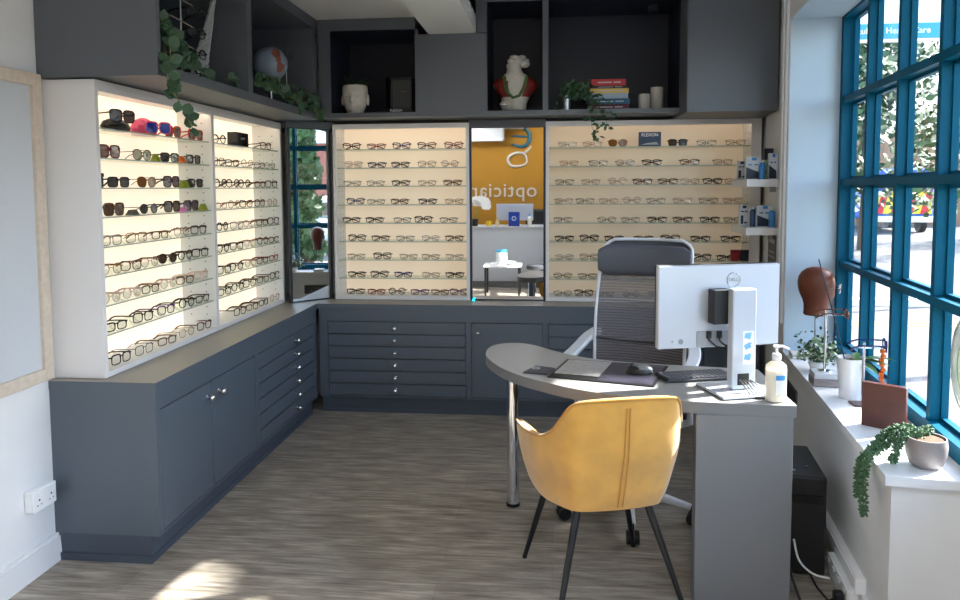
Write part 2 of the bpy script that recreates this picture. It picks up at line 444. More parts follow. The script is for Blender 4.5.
def drawers(parent, l, r, ky):
    for z0, z1 in zip(DZ, DZ[1:]): front(parent, 'drawer', l, r, z0, z1, (ky, (z0+z1)/2))
# door cabinet at the near end of wall_left
t = thing('base_cabinet', 'grey two-door base cabinet with a plain end panel, beside the white socket', 'cabinet', (FX, 2.745, 0))
carcase(t, 1.01, .463, True); faceframe(t, 1.01, .03, .022)
front(t, 'door', .03, .485, .128, .643, (.43, .575)); front(t, 'door', .485, .988, .128, .643, (.545, .575))
t = thing('drawer_cabinet', 'grey six-drawer base cabinet under the bay next to the angled mirror', 'cabinet', (FX, 3.756, 0))
carcase(t, 1.0, .463); faceframe(t, 1.0, .022, .06); drawers(t, .022, .94, .575)
RB = -PI/2   # along wall_back the cabinet's +x face looks to -y; its y runs along +x
def bx(x): return (x, BF, 0)
# local (x,y) -> world with rz=-90deg: x-> -y, y-> +x
t = thing('drawer_cabinet', 'grey six-drawer base cabinet below the lit case between the two mirrors', 'cabinet', bx(-1.60), RB)
carcase(t, 1.04, .44); faceframe(t, 1.04, .058, .022); drawers(t, .058, 1.018, .53)
t = thing('base_cabinet', 'grey single-door cupboard below the mirror that shows the yellow wall', 'cabinet', bx(-.56), RB)
carcase(t, .515, .44); faceframe(t, .515, .012, .02); front(t, 'door', .012, .495, .128, .643, (.06, .575))
t = thing('drawer_cabinet', 'grey drawer cabinet behind the desk, under the wide lit case', 'cabinet', bx(-.045), RB)
carcase(t, .72, .44); faceframe(t, .72, .014, .02); drawers(t, .014, .70, .36)
t = thing('base_cabinet', 'grey cupboard in the corner behind the office chair', 'cabinet', bx(.676), RB)
carcase(t, .66, .44); faceframe(t, .66, .014, .05); front(t, 'door', .014, .31, .128, .643, (.27, .575)); front(t, 'door', .31, .61, .128, .643, (.35, .575))
wp = [(-1.612,2.74), (-1.612,4.77), (1.372,4.77), (1.425,5.21), (-2.078,5.21), (-2.078,2.74)]
solo('worktop', 'L-shaped grey worktop running over the base cabinets', 'worktop', MB().prism(wp, CT+.001, .7625).use(1).prism(wp, .7626, .764), ['cabinet_grey','worktop_grey'])

# ------------------------------------------------------------------ lit display cases
SZ = [1.81, 1.685, 1.56, 1.437, 1.312, 1.188, 1.064, .94]      # shelf tops, left case
SB = [1.826, 1.697, 1.568, 1.437, 1.307, 1.177, 1.047, .917]   # shelf tops, back cases
Z0, Z1 = .766, 2.0
def pins(mb, xs, zs, y, sg):
    for x in xs:
        for z in zs: mb.cyl((x, y, z), (x, y+sg*.0012, z), .0035, n=8)
PZ = [.86 + .042*i for i in range(26)]
t = thing('display_case', 'long white lit eyewear case of two bays on the worktop along the picture-frame wall', 'display case', (-2.078, 2.78, 0))
D, LN = .228, 2.02   # local: x out from the wall, y along it
body = MB().box(0, D, 0, .02, Z0, Z1).use(0)
part(t, 'side_panel', MB().box(0, D, 0, .022, Z0, Z1, .001), 'white_laminate', smooth=False)
sp = MB().box(0, D, LN-.022, LN, Z0, Z1, .001).use(1); pins(sp, (.08, .17), PZ, LN-.022, -1)
part(t, 'side_panel', sp, ['white_laminate', 'hole_dark'], smooth=False)
part(t, 'top_panel', MB().box(0, D, .022, LN-.022, 1.978, Z1, .001).box(D-.018, D, .022, LN-.022, 1.955, 1.978), 'white_laminate', smooth=False)
part(t, 'bottom_panel', MB().box(0, D, .022, LN-.022, Z0, .789, .001), 'white_laminate', smooth=False)
dv = MB().box(.03, D-.001, 1.005, 1.035, .789, 1.978).use(1); pins(dv, (.08, .17), PZ, 1.005, -1)
part(t, 'divider', dv, ['white_laminate', 'hole_dark'], smooth=False)
part(t, 'back_panel', MB().box(0, .03, .022, LN-.022, .789, 1.978), 'lightbox_bright', 'glowing cream back panel', smooth=False)
part(t, 'light_strip', MB().box(.186, .200, .05, LN-.05, 1.973, 1.9778), 'led_strip', 'glowing strip under the top', smooth=False)
def shelf(parent, x0, x1, y0, y1, z, edge):
    m = MB().box(x0, x1, y0, y1, z-.006, z).use(1)
    if edge == 'x': m.box(x1, x1+.0012, y0, y1, z-.006, z)
    else: m.box(x0, x1, y0-.0012, y0, z-.006, z)
    part(parent, 'glass_shelf', m, ['shelf_glass', 'shelf_edge'], smooth=False)
for z in SZ:
    shelf(t, .034, .21, .024, 1.003, z, 'x'); shelf(t, .034, .21, 1.037, LN-.024, z, 'x')

def backcase(name, label, x0, x1, light, rw, top):
    t = thing('display_case', label, 'display case', (x0, 4.962, 0)); w = x1-x0; d = .245
    for a, c, y, sg in ((0, .022, .022, 1), (w-rw, w, w-rw, -1)):
        p = MB().box(a, c, 0, d, Z0, Z1, .001).use(1)
        for yy in (.07, .15):
            for z in PZ: p.cyl((y, yy, z), (y+sg*.0012, yy, z), .0035, n=8)
        part(t, 'side_panel', p, ['white_laminate', 'hole_dark'], smooth=False)
    part(t, 'top_panel', MB().box(.022, w-rw, 0, d, 1.985, Z1, .001).box(.022, w-rw, 0, .016, 1.966, 1.985), 'white_laminate', smooth=False)
    part(t, 'bottom_panel', MB().box(.022, w-rw, 0, d, Z0, .793, .001), 'white_laminate', smooth=False)
    part(t, 'back_panel', MB().box(.022, w-rw, .215, d, .793, 1.985), light, 'glowing cream back panel', smooth=False)
    part(t, 'light_strip', MB().box(.04, w-rw-.02, .022, .034, 1.980, 1.9848), top, 'glowing strip under the top', smooth=False)
    for z in SB: shelf(t, .024, w-rw-.002, .02, .213, z, 'y')
backcase('a', 'white lit eyewear case on the worktop between the two mirrors', -1.541, -.576, 'lightbox_soft', .022, 'led_strip')
backcase('b', 'wide white lit eyewear case behind the office chair', -.049, 1.375, 'lightbox_dim', .066, 'led_strip')

# mirrors
def mirror(label, loc, rz, w, z0, z1):
    t = thing('wall_mirror', label, 'mirror', loc, rz)
    f = MB().box(0, .016, -.012, .02, z0, z1).box(w-.016, w, -.012, .02, z0, z1).box(.016, w-.016, -.004, .02, z1-.006, z1).box(.016, w-.016, -.004, .02, z0, z0+.008)
    part(t, 'frame', f, 'mirror_dark', smooth=False)
    part(t, 'mirror_glass', MB().box(.016, w-.016, .0, .014, z0+.008, z1-.006), 'mirror', smooth=False)
    return t
mirror('tall mirror on the worktop reflecting a yellow wall and a reception counter', (-.576, 4.985, 0), 0, .527, .765, 1.968)
dx, dy = -1.560+1.79, 4.985-4.782
mirror('narrow angled mirror in the corner reflecting the blue window', (-1.800, 4.765, 0), math.radians(45.9), .325, .765, 1.968)
struct('trim_2', MB().box(-.576, -.049, 4.97, 5.2, 1.969, 2.018), 'upper_grey')
mb = MB(); mb.prism([(-1.81,4.79),(-1.545,5.02),(-1.545,5.2),(-2.07,5.2),(-2.07,4.805),(-1.85,4.805)], 1.969, 2.018); struct('trim_3', mb, 'upper_grey')
solo('indicator_light', 'tiny cyan light on the worktop at the foot of the tall mirror', 'light', MB().lathe([(.008,0),(.009,.006),(.006,.013),(0,.015)], 12), 'indicator', (-.55, 4.955, .765))

# ------------------------------------------------------------------ upper cabinets
ZU = 2.022
t = thing('wall_cabinet', 'dark grey overhead cabinet with two open niches above the two-bay case', 'cabinet', (-2.078, 2.752, 0))
d = .518
part(t, 'end_panel', MB().box(0, d, 0, .025, ZU-.017, H_LOW-.002, .001), 'upper_grey', smooth=False)
part(t, 'bottom_panel', MB().box(0, d, .025, 1.948, ZU-.016, ZU+.03), 'upper_grey', smooth=False)
part(t, 'top_panel', MB().box(0, d, .025, 1.948, 2.60, H_LOW-.002), 'upper_grey', smooth=False)
part(t, 'divider', MB().box(.02, d, .86, .915, ZU+.03, 2.60), 'upper_grey', smooth=False)
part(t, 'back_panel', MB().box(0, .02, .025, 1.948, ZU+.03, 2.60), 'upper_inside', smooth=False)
part(t, 'end_panel', MB().box(.02, d, 1.905, 1.948, ZU+.03, 2.60), 'upper_grey', smooth=False)
bk = t = thing('wall_cabinet', 'dark grey overhead cabinet with three niches and a plain door above the back cases', 'cabinet', (-1.556, 4.72, 0))
x0 = -1.556
def bxp(name, a, c, y0, y1, z0, z1, m='upper_grey'): part(t, name, MB().box(a-x0, c-x0, y0-4.72, y1-4.72, z0, z1), m, smooth=False)
bxp('bottom_panel', -1.556, .83, 4.72, 5.215, ZU, ZU+.03)
bxp('end_panel', -1.556, -1.472, 4.722, 5.215, ZU+.03, H_LOW-.002)
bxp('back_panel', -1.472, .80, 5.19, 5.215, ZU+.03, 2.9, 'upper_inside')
bxp('top_panel', -1.472, -.90, 4.72, 5.19, 2.592, H_LOW-.002)
bxp('door', -.90, -.428, 4.72, 4.74, ZU+.03, 2.553)
bxp('divider', -.90, -.882, 4.74, 5.19, ZU+.03, 2.592)
bxp('divider', -.446, -.428, 4.74, 5.19, ZU+.03, 2.9)
bxp('divider', -.066, -.032, 4.72, 5.19, ZU+.03, 2.75)
bxp('top_panel', -.497, .80, 4.72, 5.19, 2.75, H_HIGH-.002)
bxp('door', -.497, -.428, 4.72, 4.74, 2.557, 2.748)
t = thing('wall_cabinet', 'deep grey overhead cupboard with a plain door beside the window reveal', 'cabinet', (.80, 4.47, 0))
part(t, 'body', MB().prism([(.0,.02),(.528,.02),(.60,.743),(0,.743)], 2.0, H_HIGH-.002), 'upper_grey', smooth=False)
part(t, 'door', MB().box(.002, .526, 0, .018, 2.0, H_HIGH-.004), 'upper_grey', smooth=False)
for a, c, zt in ((-1.472,-.90,2.592),(-.428,-.066,2.75),(-.032,.80,2.75)):
    ln = MB(); y0, y1, g_ = .006, .468, .003
    ln.box(a-x0, a-x0+g_, y0, y1, ZU+.03, zt).box(c-x0-g_, c-x0, y0, y1, ZU+.03, zt).box(a-x0, c-x0, y0, y1, ZU+.0302, ZU+.0305).box(a-x0, c-x0, y0, y1, zt-g_, zt-.0002)
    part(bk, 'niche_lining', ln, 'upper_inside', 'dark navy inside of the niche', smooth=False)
solo('motion_sensor', 'small black box fixed high in the bookshelf niche', 'sensor', MB().box(-.03,.03,0,.05,-.02,.02,.004).cyl((0,-.002,0),(0,.01,0),.009,n=12), 'black', (.655, 4.9, 2.725))
# ------------------------------------------------------------------ eyewear
def rim(shape, sg, n=20):
    pts = []
    for i in range(n):
        a = 2*PI*i/n; c, s_ = math.cos(a), math.sin(a)
        if shape == 'round': x, z = .0235*c, .0225*s_
        else:
            w, h, e = {'rectangular': (.027,.0175,.55), 'square': (.0265,.021,.5), 'cat-eye': (.0265,.020,.65), 'aviator': (.029,.024,.75), 'oversized': (.030,.0265,.55), 'oval': (.026,.019,.85)}[shape]
            x = w*math.copysign(abs(c)**e, c); z = h*math.copysign(abs(s_)**e, s_)
            if shape == 'cat-eye' and z > 0: z += max(0, x)*.22
            if shape == 'aviator': x *= 1 - max(0, -z)*6; z -= max(0, -x)*.1
            if shape == 'oversized': x *= 1 - max(0, -z)*3
        pts.append(Vector((sg*(.034 + x), .0035*abs((x+.03)/.06)**2, z)))
    zb = min(p.z for p in pts)
    return pts, zb
PROTO = {}
def proto(shape, color, lens, pose, thick):
    key = (shape, color, lens, pose, thick)
    if key in PROTO: return PROTO[key]
    fr = FR[color]; rb, rt = (.0024, .0036) if thick else (.0015, .0019)
    f = MB(); zs = 0
    for sg in (1, -1):
        pts, zb = rim(shape, sg); zs = -zb + rb
        f.tube(pts, [rt if p.z > .006 else rb for p in pts], 6, closed=True)
    zt = {'round': .004, 'oval': .008}.get(shape, .010)
    f.tube([(-.0115,.001,zt-.001),(-.005,-.002,zt+.002),(.005,-.002,zt+.002),(.0115,.001,zt-.001)], rb*1.1, 6)
    if shape == 'aviator': f.tube([(-.012,.001,.019),(0,-.001,.021),(.012,.001,.019)], rb, 6)
    zh = {'round': .008, 'oval': .008}.get(shape, .012)
    for sg in (1, -1): f.tube([(sg*.058,.002,zh),(sg*.066,.004,zh+.001),(sg*.068,.012,zh)], rt, 6)
    f.bm.verts.ensure_lookup_table()
    for v in f.bm.verts: v.co.z += zs
    fm = f.mesh('frame_front', fr)
    lm = []
    for sg in (1, -1):
        l = MB(); pts, zb = rim(shape, sg); c = Vector((sg*.034, .0012, 0)); n0 = 0
        vs = [l.bm.verts.new(p*1 + Vector((0,.0005,zs))) for p in pts]; l.bm.faces.new(vs)
        r = bmesh.ops.extrude_face_region(l.bm, geom=l.bm.faces[:]); bmesh.ops.translate(l.bm, verts=[v for v in r['geom'] if isinstance(v, bmesh.types.BMVert)], vec=(0,.0012,0))
        lm.append(l.mesh('lens', M[lens] if lens else M['lens'], False))
    tm = []
    for sg in (1, -1):
        k = MB()
        if pose == 'folded':
            o = .004 if sg > 0 else .011
            k.tube([(sg*.068,.012,zh+zs),(sg*.064,.018+o,zh+zs),(sg*.02,.020+o,zh+zs-.006),(-sg*.025,.021+o,zh+zs-.016),(-sg*.05,.021+o,max(.003, zs-.019))], [rt,rt,rt*.9,rt*1.1,rt], 6)
        else:
            k.tube([(sg*.068,.012,zh+zs),(sg*.068,.06,zh+zs-.001),(sg*.066,.10,zh+zs-.004),(sg*.064,.122,zh+zs-.012),(sg*.062,.140,max(.004, zh+zs-.026))], [rt,rt*.9,rt,rt*1.1,rt], 6)
        tm.append(k.mesh('temple', fr))
    PROTO[key] = (fm, lm, tm); return PROTO[key]
ORD = ['first','second','third','fourth','fifth','sixth','seventh','eighth','ninth']
def eyewear(shape, color, lens, pose, thick, loc, rz, label, group):
    fm, lm, tm = proto(shape, color, lens, pose, thick)
    sun = lens is not None
    o = thing('sunglasses' if sun else 'eyeglasses', label, 'sunglasses' if sun else 'glasses', loc, rz, group)
    put('frame_front', fm, o)
    for m in lm: put('lens', m, o)
    for m in tm: put('temple', m, o)
    return o
SHP = ['rectangular','round','square','cat-eye','oval']
S_ = {  # code -> (shape, colour, lens, thick)
 'kr':('rectangular','black',None,1),'kq':('square','black',None,1),'ko':('round','black',None,1),'kc':('cat-eye','black',None,1),
 'br':('rectangular','dark brown',None,1),'bq':('square','dark brown',None,1),'bo':('round','dark brown',None,1),'bc':('cat-eye','dark brown',None,1),
 'tq':('square','tortoiseshell',None,1),'to':('round','tortoiseshell',None,1),'tr':('rectangular','tortoiseshell',None,1),'tc':('cat-eye','tortoiseshell',None,1),
 'go':('round','gold',None,0),'gq':('square','gold',None,0),'gr':('rectangular','gold',None,0),'sr':('rectangular','silver',None,0),'so':('oval','silver',None,0),'sq':('square','silver',None,0),
 'rr':('rectangular','red',None,1),'rc':('cat-eye','red',None,1),'nr':('rectangular','navy',None,1),'nc':('cat-eye','navy',None,1),'nq':('square','navy',None,1),
 'pr':('rectangular','purple',None,1),'pc':('cat-eye','purple',None,1),'ir':('rectangular','rose gold',None,0),'io':('round','rose gold',None,0),'cq':('square','clear pink',None,1),'co':('round','clear pink',None,1),
 'mr':('rectangular','gunmetal',None,0),'mo':('oval','gunmetal',None,0),'mq':('square','gunmetal',None,0),'ur':('rectangular','burgundy',None,1),'uc':('cat-eye','burgundy',None,1),
 'Sb':('oversized','dark brown','lens_brown',1),'St':('oversized','tortoiseshell','lens_brown',1),'Sk':('square','black','lens_smoke',1),'Sv':('oversized','dark brown','lens_violet',1),
 'Sa':('aviator','gold','lens_amber',0),'Sg':('aviator','gunmetal','lens_green',0),'Ss':('round','gunmetal','lens_smoke',0),'Sr':('oversized','burgundy','lens_rose',1),'Sq':('square','gunmetal','lens_smoke',1),'So':('round','dark brown','lens_brown',1)}
def desc(c):
    sh, co, le, th = S_[c]
    return '%s %s %s' % (co, sh, 'sunglasses' if le else 'eyeglasses')
TOPZ_L = SZ + [.789]; TOPZ_B = SB + [.793]
def rowname(i): return ['top shelf','second shelf','third shelf','fourth shelf','fifth shelf','sixth shelf','seventh shelf','eighth shelf','case floor'][i]
def rows_left(data, where, frm, group, y_off=0.):
    for i, row in enumerate(data):
        for j, (c, y) in enumerate(row):
            a = PI/2 - math.radians(random.uniform(4, 15))
            eyewear(*S_[c][:3], 'open', S_[c][3], (-1.886, y, TOPZ_L[i]+.0005), a, '%s, %s from the %s, %s, %s' % (desc(c), ORD[j], frm, rowname(i), where), group)
def zipr(codes, ys): return list(zip(codes.split(), ys))
A = [zipr('Sk', []),
     zipr('Sr Sg Sq Sk', [2.92,3.17,3.41,3.65]), zipr('Sk Sa Sv Sk', [2.98,3.20,3.42,3.66]), zipr('St Ss Sb Sv', [2.94,3.21,3.42,3.61]),
     zipr('mq gq tr io bq', [2.91,3.10,3.30,3.50,3.68]), zipr('go tc io So bo bq', [2.90,3.05,3.20,3.36,3.53,3.69]),
     zipr('co co tr co tr cq', [2.89,3.05,3.20,3.36,3.52,3.69]), zipr('kr bq pc bo br', [2.92,3.13,3.33,3.53,3.70]), zipr('kq mq tr go uc', [2.95,3.13,3.33,3.52,3.71])]
rows_left(A, 'case nearest picture frame', 'near side', 'eyewear in the near bay')
B = [zipr('ko tq', [3.95,4.62]), zipr('mq tr go mr so', [3.93,4.11,4.32,4.51,4.68]), zipr('ko bo to tr bq', [3.95,4.11,4.27,4.51,4.70]),
     zipr('ir go uc tq io', [3.95,4.12,4.29,4.50,4.71]), zipr('bo mq io tr bq', [3.96,4.15,4.33,4.53,4.72]), zipr('ko bq co to ur', [3.96,4.14,4.33,4.53,4.72]),
     zipr('kq bo io ur rr', [3.96,4.13,4.33,4.52,4.71]), zipr('kr bo bq tr bq', [3.96,4.14,4.31,4.52,4.72]), zipr('kq tr kr io', [4.16,4.34,4.52,4.71])]
rows_left(B, 'bay nearest angled mirror', 'divider', 'eyewear in the far bay')
def rows_back(data, where, frm, group):
    for i, row in enumerate(data):
        for j, (c, x) in enumerate(row):
            eyewear(*S_[c][:3], 'folded', S_[c][3], (x, 5.015+random.uniform(-.005,.01), TOPZ_B[i]+.0005), random.uniform(-.09, .09), '%s, %s from the %s, %s, %s' % (desc(c), ORD[j], frm, rowname(i), where), group)
D1 = [zipr('uc rr nc tc rc', [-1.42,-1.24,-1.06,-.88,-.69]), zipr('cq nr kr gq io', [-1.41,-1.24,-1.07,-.88,-.72]), zipr('mr mr br gr tr', [-1.42,-1.25,-1.07,-.88,-.70]),
      zipr('nc mr tr br gr', [-1.40,-1.25,-1.08,-.88,-.69]), zipr('br kr mr bq mr', [-1.43,-1.26,-1.06,-.91,-.73]), zipr('bq tr mr so tr', [-1.39,-1.22,-1.04,-.86,-.69]),
      zipr('mr bq gr mr sr', [-1.40,-1.21,-1.02,-.86,-.69]), zipr('kr kq nr gr kr', [-1.40,-1.23,-1.06,-.86,-.69]), zipr('br rr to pr tr pc', [-1.41,-1.255,-1.105,-.94,-.795,-.66])]
rows_back(D1, 'case between mirrors', 'angled mirror', 'eyewear between the mirrors')
D2 = [zipr('sr ir Sa Sk mr gr', [.10,.27,.44,.84,1.03,1.22]), zipr('ir mr so br tr ir', [.11,.31,.49,.67,.92,1.14]), zipr('mr ir io ur tr ir br ir', [.08,.26,.44,.61,.78,.925,1.075,1.22]),
      zipr('ir mr ir io mr ir mr ir', [.075,.22,.38,.54,.70,.88,1.05,1.21]), zipr('mr mo sr br tr br mr', [.07,.37,.53,.71,.88,1.06,1.215]), zipr('kr kq br tr bq br kr', [.08,.25,.42,.62,.80,1.0,1.2]),
      zipr('so mq kq kr', [.08,.25,1.01,1.175]), zipr('mo mr mr sr', [.07,.24,.40,.59]), zipr('mo bq mr so mr', [.07,.215,.36,.54,.72])]
rows_back(D2, 'wide case', 'tall mirror', 'eyewear in the wide case')

# small things among the eyewear of the near bay
Xs = -1.90
o = thing('glasses_case', 'black hard glasses case on the top shelf under propped sunglasses', 'case', (Xs-.03, 3.04, SZ[0]))
part(o, 'case_body', MB().lathe([(0,0),(.065,0),(.072,.02),(.06,.04),(.035,.052),(0,.056)], 24, sx=.62, sy=1.25), 'black')
part(o, 'case_rim', MB().tube([(.045*math.cos(a), .091*math.sin(a), .018) for a in [2*PI*i/24 for i in range(24)]], .002, 6, closed=True), 'black_gloss')
eyewear('oversized','black','lens_smoke','open',1,(Xs+.018, 3.02, SZ[0]+.034), PI/2-.3, 'large dark sunglasses propped on top of the black hard case', 'eyewear in the near bay')
o = thing('glasses_pouch', 'pink pouch with white fuzz on the top shelf behind blue-lensed glasses', 'pouch', (Xs-.07, 3.33, SZ[0]))
part(o, 'pouch_body', MB().lathe([(0,0),(.075,0),(.085,.03),(.06,.07),(.02,.085),(0,.085)], 20, sx=.5, sy=1.15), 'pink')
eyewear('oversized','pink','lens_blue','open',1,(-1.872, 3.29, SZ[0]+.006), PI/2-.5, 'pink sunglasses with blue lenses on the pink pouch', 'eyewear in the near bay').rotation_euler[1] = .0
eyewear('oversized','orange red','lens_rose','open',1,(-1.886, 3.45, SZ[0]+.0005), PI/2-.1, 'orange red sunglasses behind the hanging leaves on the top shelf', 'eyewear in the near bay')
eyewear('oversized','orange red','lens_rose','open',1,(-1.886, 3.68, SZ[0]+.0005), PI/2-.1, 'orange red sunglasses beside the divider, top shelf of the near bay', 'eyewear in the near bay')
def tent(label, y, z, m, w=.05, h=.045):
    w *= .75; h *= .8; k = MB(); k.hexa([(-.02,-w/2,0),(.02,-w/2,0),(.02,w/2,0),(-.02,w/2,0),(-.003,-w/2,h),(.003,-w/2,h),(.003,w/2,h),(-.003,w/2,h)])
    solo('price_tag', label, 'tag', k, m, (-1.89, y, z), 0, 'folded tags by the sunglasses')
tent('lime folded tag between sunglasses on the second shelf', 3.285, SZ[1], 'lime', .04)
tent('orange folded tag before the divider on the second shelf', 3.53, SZ[1], 'orange', .05)
tent('lime folded tag on the third shelf', 3.545, SZ[2], 'lime', .075)
tent('grey folded tag beside tortoiseshell sunglasses on the fourth shelf', 3.08, SZ[3], 'tag_grey', .07, .03)
tent('pink folded tag beneath violet sunglasses on the fourth shelf', 3.515, SZ[3], 'tag_pink', .06, .03)
tent('lime folded tag beside the divider on the fourth shelf', 3.74, SZ[3], 'lime', .06)
o = thing('glasses_box', 'black square box at the end of the third shelf', 'box', (-1.93, 2.855, SZ[2])); part(o,'box_body',MB().box(-.03,.03,-.04,.04,0,.045,.003),'black'); part(o,'lid',MB().box(-.032,.032,-.042,.042,.045,.062,.003),'black')
o = thing('display_block', 'black display block with small pale lettering on the top shelf', 'block', (-1.92, 4.27, SZ[0])); part(o,'block_body',MB().box(-.03,.03,-.085,.085,0,.085,.002),'black_gloss')
text(o,'lettering','optical',.022,'text_pale',(.0305,0,.05),(PI/2,0,PI/2))

# ------------------------------------------------------------------ framed picture, socket on wall_left
t = thing('picture_frame', 'large pale framed picture on the wall beside the two-bay case', 'picture', (-2.079, 1.9, .775))
w, h, f = 1.69, 1.24, .05
part(t, 'frame', MB().box(0,.028,w/2-f,w/2,0,h,.002).box(0,.028,-w/2,-w/2+f,0,h,.002).box(0,.028,-w/2+f,w/2-f,0,f,.002).box(0,.028,-w/2+f,w/2-f,h-f,h,.002), 'picture_frame', smooth=False)
part(t, 'print', MB().box(0,.012,-w/2+f,w/2-f,f,h-f), 'picture_mount', 'pale blue-grey print', smooth=False)
t = thing('wall_socket', 'white double wall socket above the skirting board', 'socket', (-2.08, 2.64, .315))
part(t, 'back_box', MB().box(0,.035,-.064,.064,-.043,.043,.003), 'socket_white')
part(t, 'face_plate', MB().box(.035,.043,-.064,.064,-.043,.043,.002), 'socket_white')
for y in (-.034, .034):
    part(t, 'switch', MB().box(.043,.048,y-.009,y+.009,.012,.032,.001), 'socket_white')
    part(t, 'socket_opening', MB().box(.0425,.0435,y-.004,y+.004,-.002,.006).box(.0425,.0435,y-.014,y-.007,-.02,-.016).box(.0425,.0435,y+.007,y+.014,-.02,-.016), 'hole_dark')

# ------------------------------------------------------------------ desk
DT = .757
KD = .985   # desk plan factor
dk = catmull([(.90,3.235,0),(.574,3.285,0),(.39,3.313,0),(.288,3.344,0),(.166,3.393,0),(.06,3.48,0),(-.03,3.58,0),(-.09,3.65,0),(-.16,3.695,0),(-.247,3.69,0),(-.306,3.625,0),(-.327,3.50,0),(-.307,3.36,0),(-.231,3.18,0),(-.132,3.045,0),(-.016,2.94,0),(.10,2.855,0),(.27,2.775,0),(.496,2.729,0),(.666,2.712,0),(.894,2.70,0)], 5)
poly = [(p.x*KD, p.y*KD) for p in dk]
t = thing('desk', 'grey curved-top desk with a chrome post and panel leg', 'desk', (.3, 3.1, 0))
tr = Matrix.Translation((-.3,-3.1,0))
part(t, 'desktop', MB().prism(poly, DT-.044, DT-.0012, M4=tr).use(1).prism(poly, DT-.0011, DT, M4=tr), ['desk_panel','desk_grey'])
part(t, 'panel_leg', MB().box(.527,.872,2.668,2.73,0,DT-.0445,.001,M4=tr), 'desk_panel', smooth=False)
part(t, 'modesty_panel', MB().box(.79,.82,2.731,3.13,.0,DT-.045,M4=tr), 'desk_panel', smooth=False)
part(t, 'post', MB().lathe([(.030,.012),(.030,.704),(.042,.706),(.042,.712)], 24, c=(-.492,.33,0)).use(1).lathe([(.033,0),(.033,.014),(.030,.016)], 24, c=(-.492,.33,0)), ['chrome', 'black'])
part(t, 'cable_clip', MB().box(-.075,-.03,3.16,3.19,.67,DT-.045,.004,M4=tr), 'black')

# pad, notebook, mouse, keyboard
e1 = Vector((.96,.27,0))
pad = [(x*KD, y*KD) for x, y in [(-.024,3.026),(.406,2.907),(.516,3.250),(.067,3.352)]]
o = thing('desk_mat', 'dark printed desk mat with pale panel under the mouse', 'mat', (0,0,DT))
part(o, 'mat_base', MB().prism(pad, .0005, .004), 'black', smooth=False)
def lerp2(a, c, q): return (a[0]+(c[0]-a[0])*q, a[1]+(c[1]-a[1])*q)
def sub(q, s0, s1, t0, t1):
    f = lambda s, t_: lerp2(lerp2(q[0], q[1], s), lerp2(q[3], q[2], s), t_)
    return [f(s0,t0), f(s1,t0), f(s1,t1), f(s0,t1)]
reg('mat_pale', (150,148,148), .3, noise=.2, nscale=40); reg('mat_dark', (56,54,66), .3, noise=.5, nscale=14)
part(o, 'printed_panel', MB().prism(sub(pad,.03,.46,.2,.97), .004, .0046), 'mat_pale', 'pale printed side', smooth=False)
part(o, 'printed_panel', MB().prism(sub(pad,.47,.97,.04,.97), .004, .0046), 'mat_dark', 'dark photographic side', smooth=False)
o = thing('notebook', 'small dark card folder with a round emblem on the desk curve', 'notebook', (0,0,DT))
nb = [(x*KD, y*KD) for x, y in [(-.128,3.085),(-.022,3.06),(.01,3.165),(-.075,3.205)]]
part(o, 'cover', MB().prism(nb, .0005, .007), 'keyboard_dark', smooth=False)
part(o, 'emblem', MB().tube([(-.072+.016*math.cos(2*PI*i/20), 3.105+.016*math.sin(2*PI*i/20), .0075) for i in range(20)], .0022, 5, closed=True), 'text_pale')
o = thing('computer_mouse', 'grey and black computer mouse on the desk mat', 'mouse', (.372*KD, 3.115*KD, DT+.005), math.atan2(-.2,.96))
part(o, 'shell', MB().lathe([(0,0),(1,0),(1,.25),(.9,.6),(.65,.88),(.3,.99),(0,1)], 28, M4=Matrix.Diagonal((.058,.036,.036,1))), 'mouse_black')
part(o, 'top_cover', MB().lathe([(.93,.52),(.90,.62),(.65,.90),(.3,1.01),(0,1.02)], 28, M4=Matrix.Translation((.004,0,.0005)) @ Matrix.Diagonal((.056,.034,.037,1))), 'mouse_silver', 'silver-grey top')
part(o, 'wheel', MB().cyl((-.03,-.004,.033),(-.03,.004,.033),.007,n=14), 'black')
o = thing('keyboard', 'dark slim keyboard between the desk mat and monitor base', 'keyboard', (.60*KD, 3.075*KD, DT), math.atan2(.27,.96))
part(o, 'keyboard_base', MB().box(-.15,.15,-.065,.065,.001,.013,.003), 'keyboard_dark')
kk = MB()
for r in range(5):
    for c in range(14): kk.box(-.143+.0205*c,-.143+.0205*c+.0175,-.058+.0235*r,-.058+.0235*r+.019,.013,.018,.001)
part(o, 'keys', kk, 'key_grey')

# monitor, back to the camera
t = thing('monitor', 'silver computer monitor seen from behind on the grey desk', 'monitor', (.715*KD, 2.885*KD, DT), math.atan2(.14,.49))
def L(mb): return mb
sx0, sx1 = -.285, .232   # screen span along local x
yz = .075                # screen plane behind the column
part(t, 'base', MB().box(-.11,.125,-.115,.10,.001,.012,.003).use(1).box(-.111,.126,-.116,.101,.0005,.004), ['monitor_silver','black'])
part(t, 'column', MB().box(-.028,.07,-.03,.012,.012,.402,.004), 'monitor_silver')
part(t, 'cable_hole', MB().box(-.006,.042,-.0315,-.029,.03,.075,.002), 'black')
part(t, 'hinge', MB().box(-.083,-.01,.012,.065,.26,.395,.002), 'black')
s = MB().box(sx0,sx1,yz,yz+.028,.158,.485,.004)
part(t, 'back_shell', s, 'monitor_silver')
part(t, 'bezel', MB().box(sx0-.001,sx1+.001,yz+.026,yz+.036,.155,.488,.002), 'black')
part(t, 'port_recess', MB().box(-.125,.08,yz-.004,yz,.162,.225,.002), 'monitor_grey')
cab = MB()
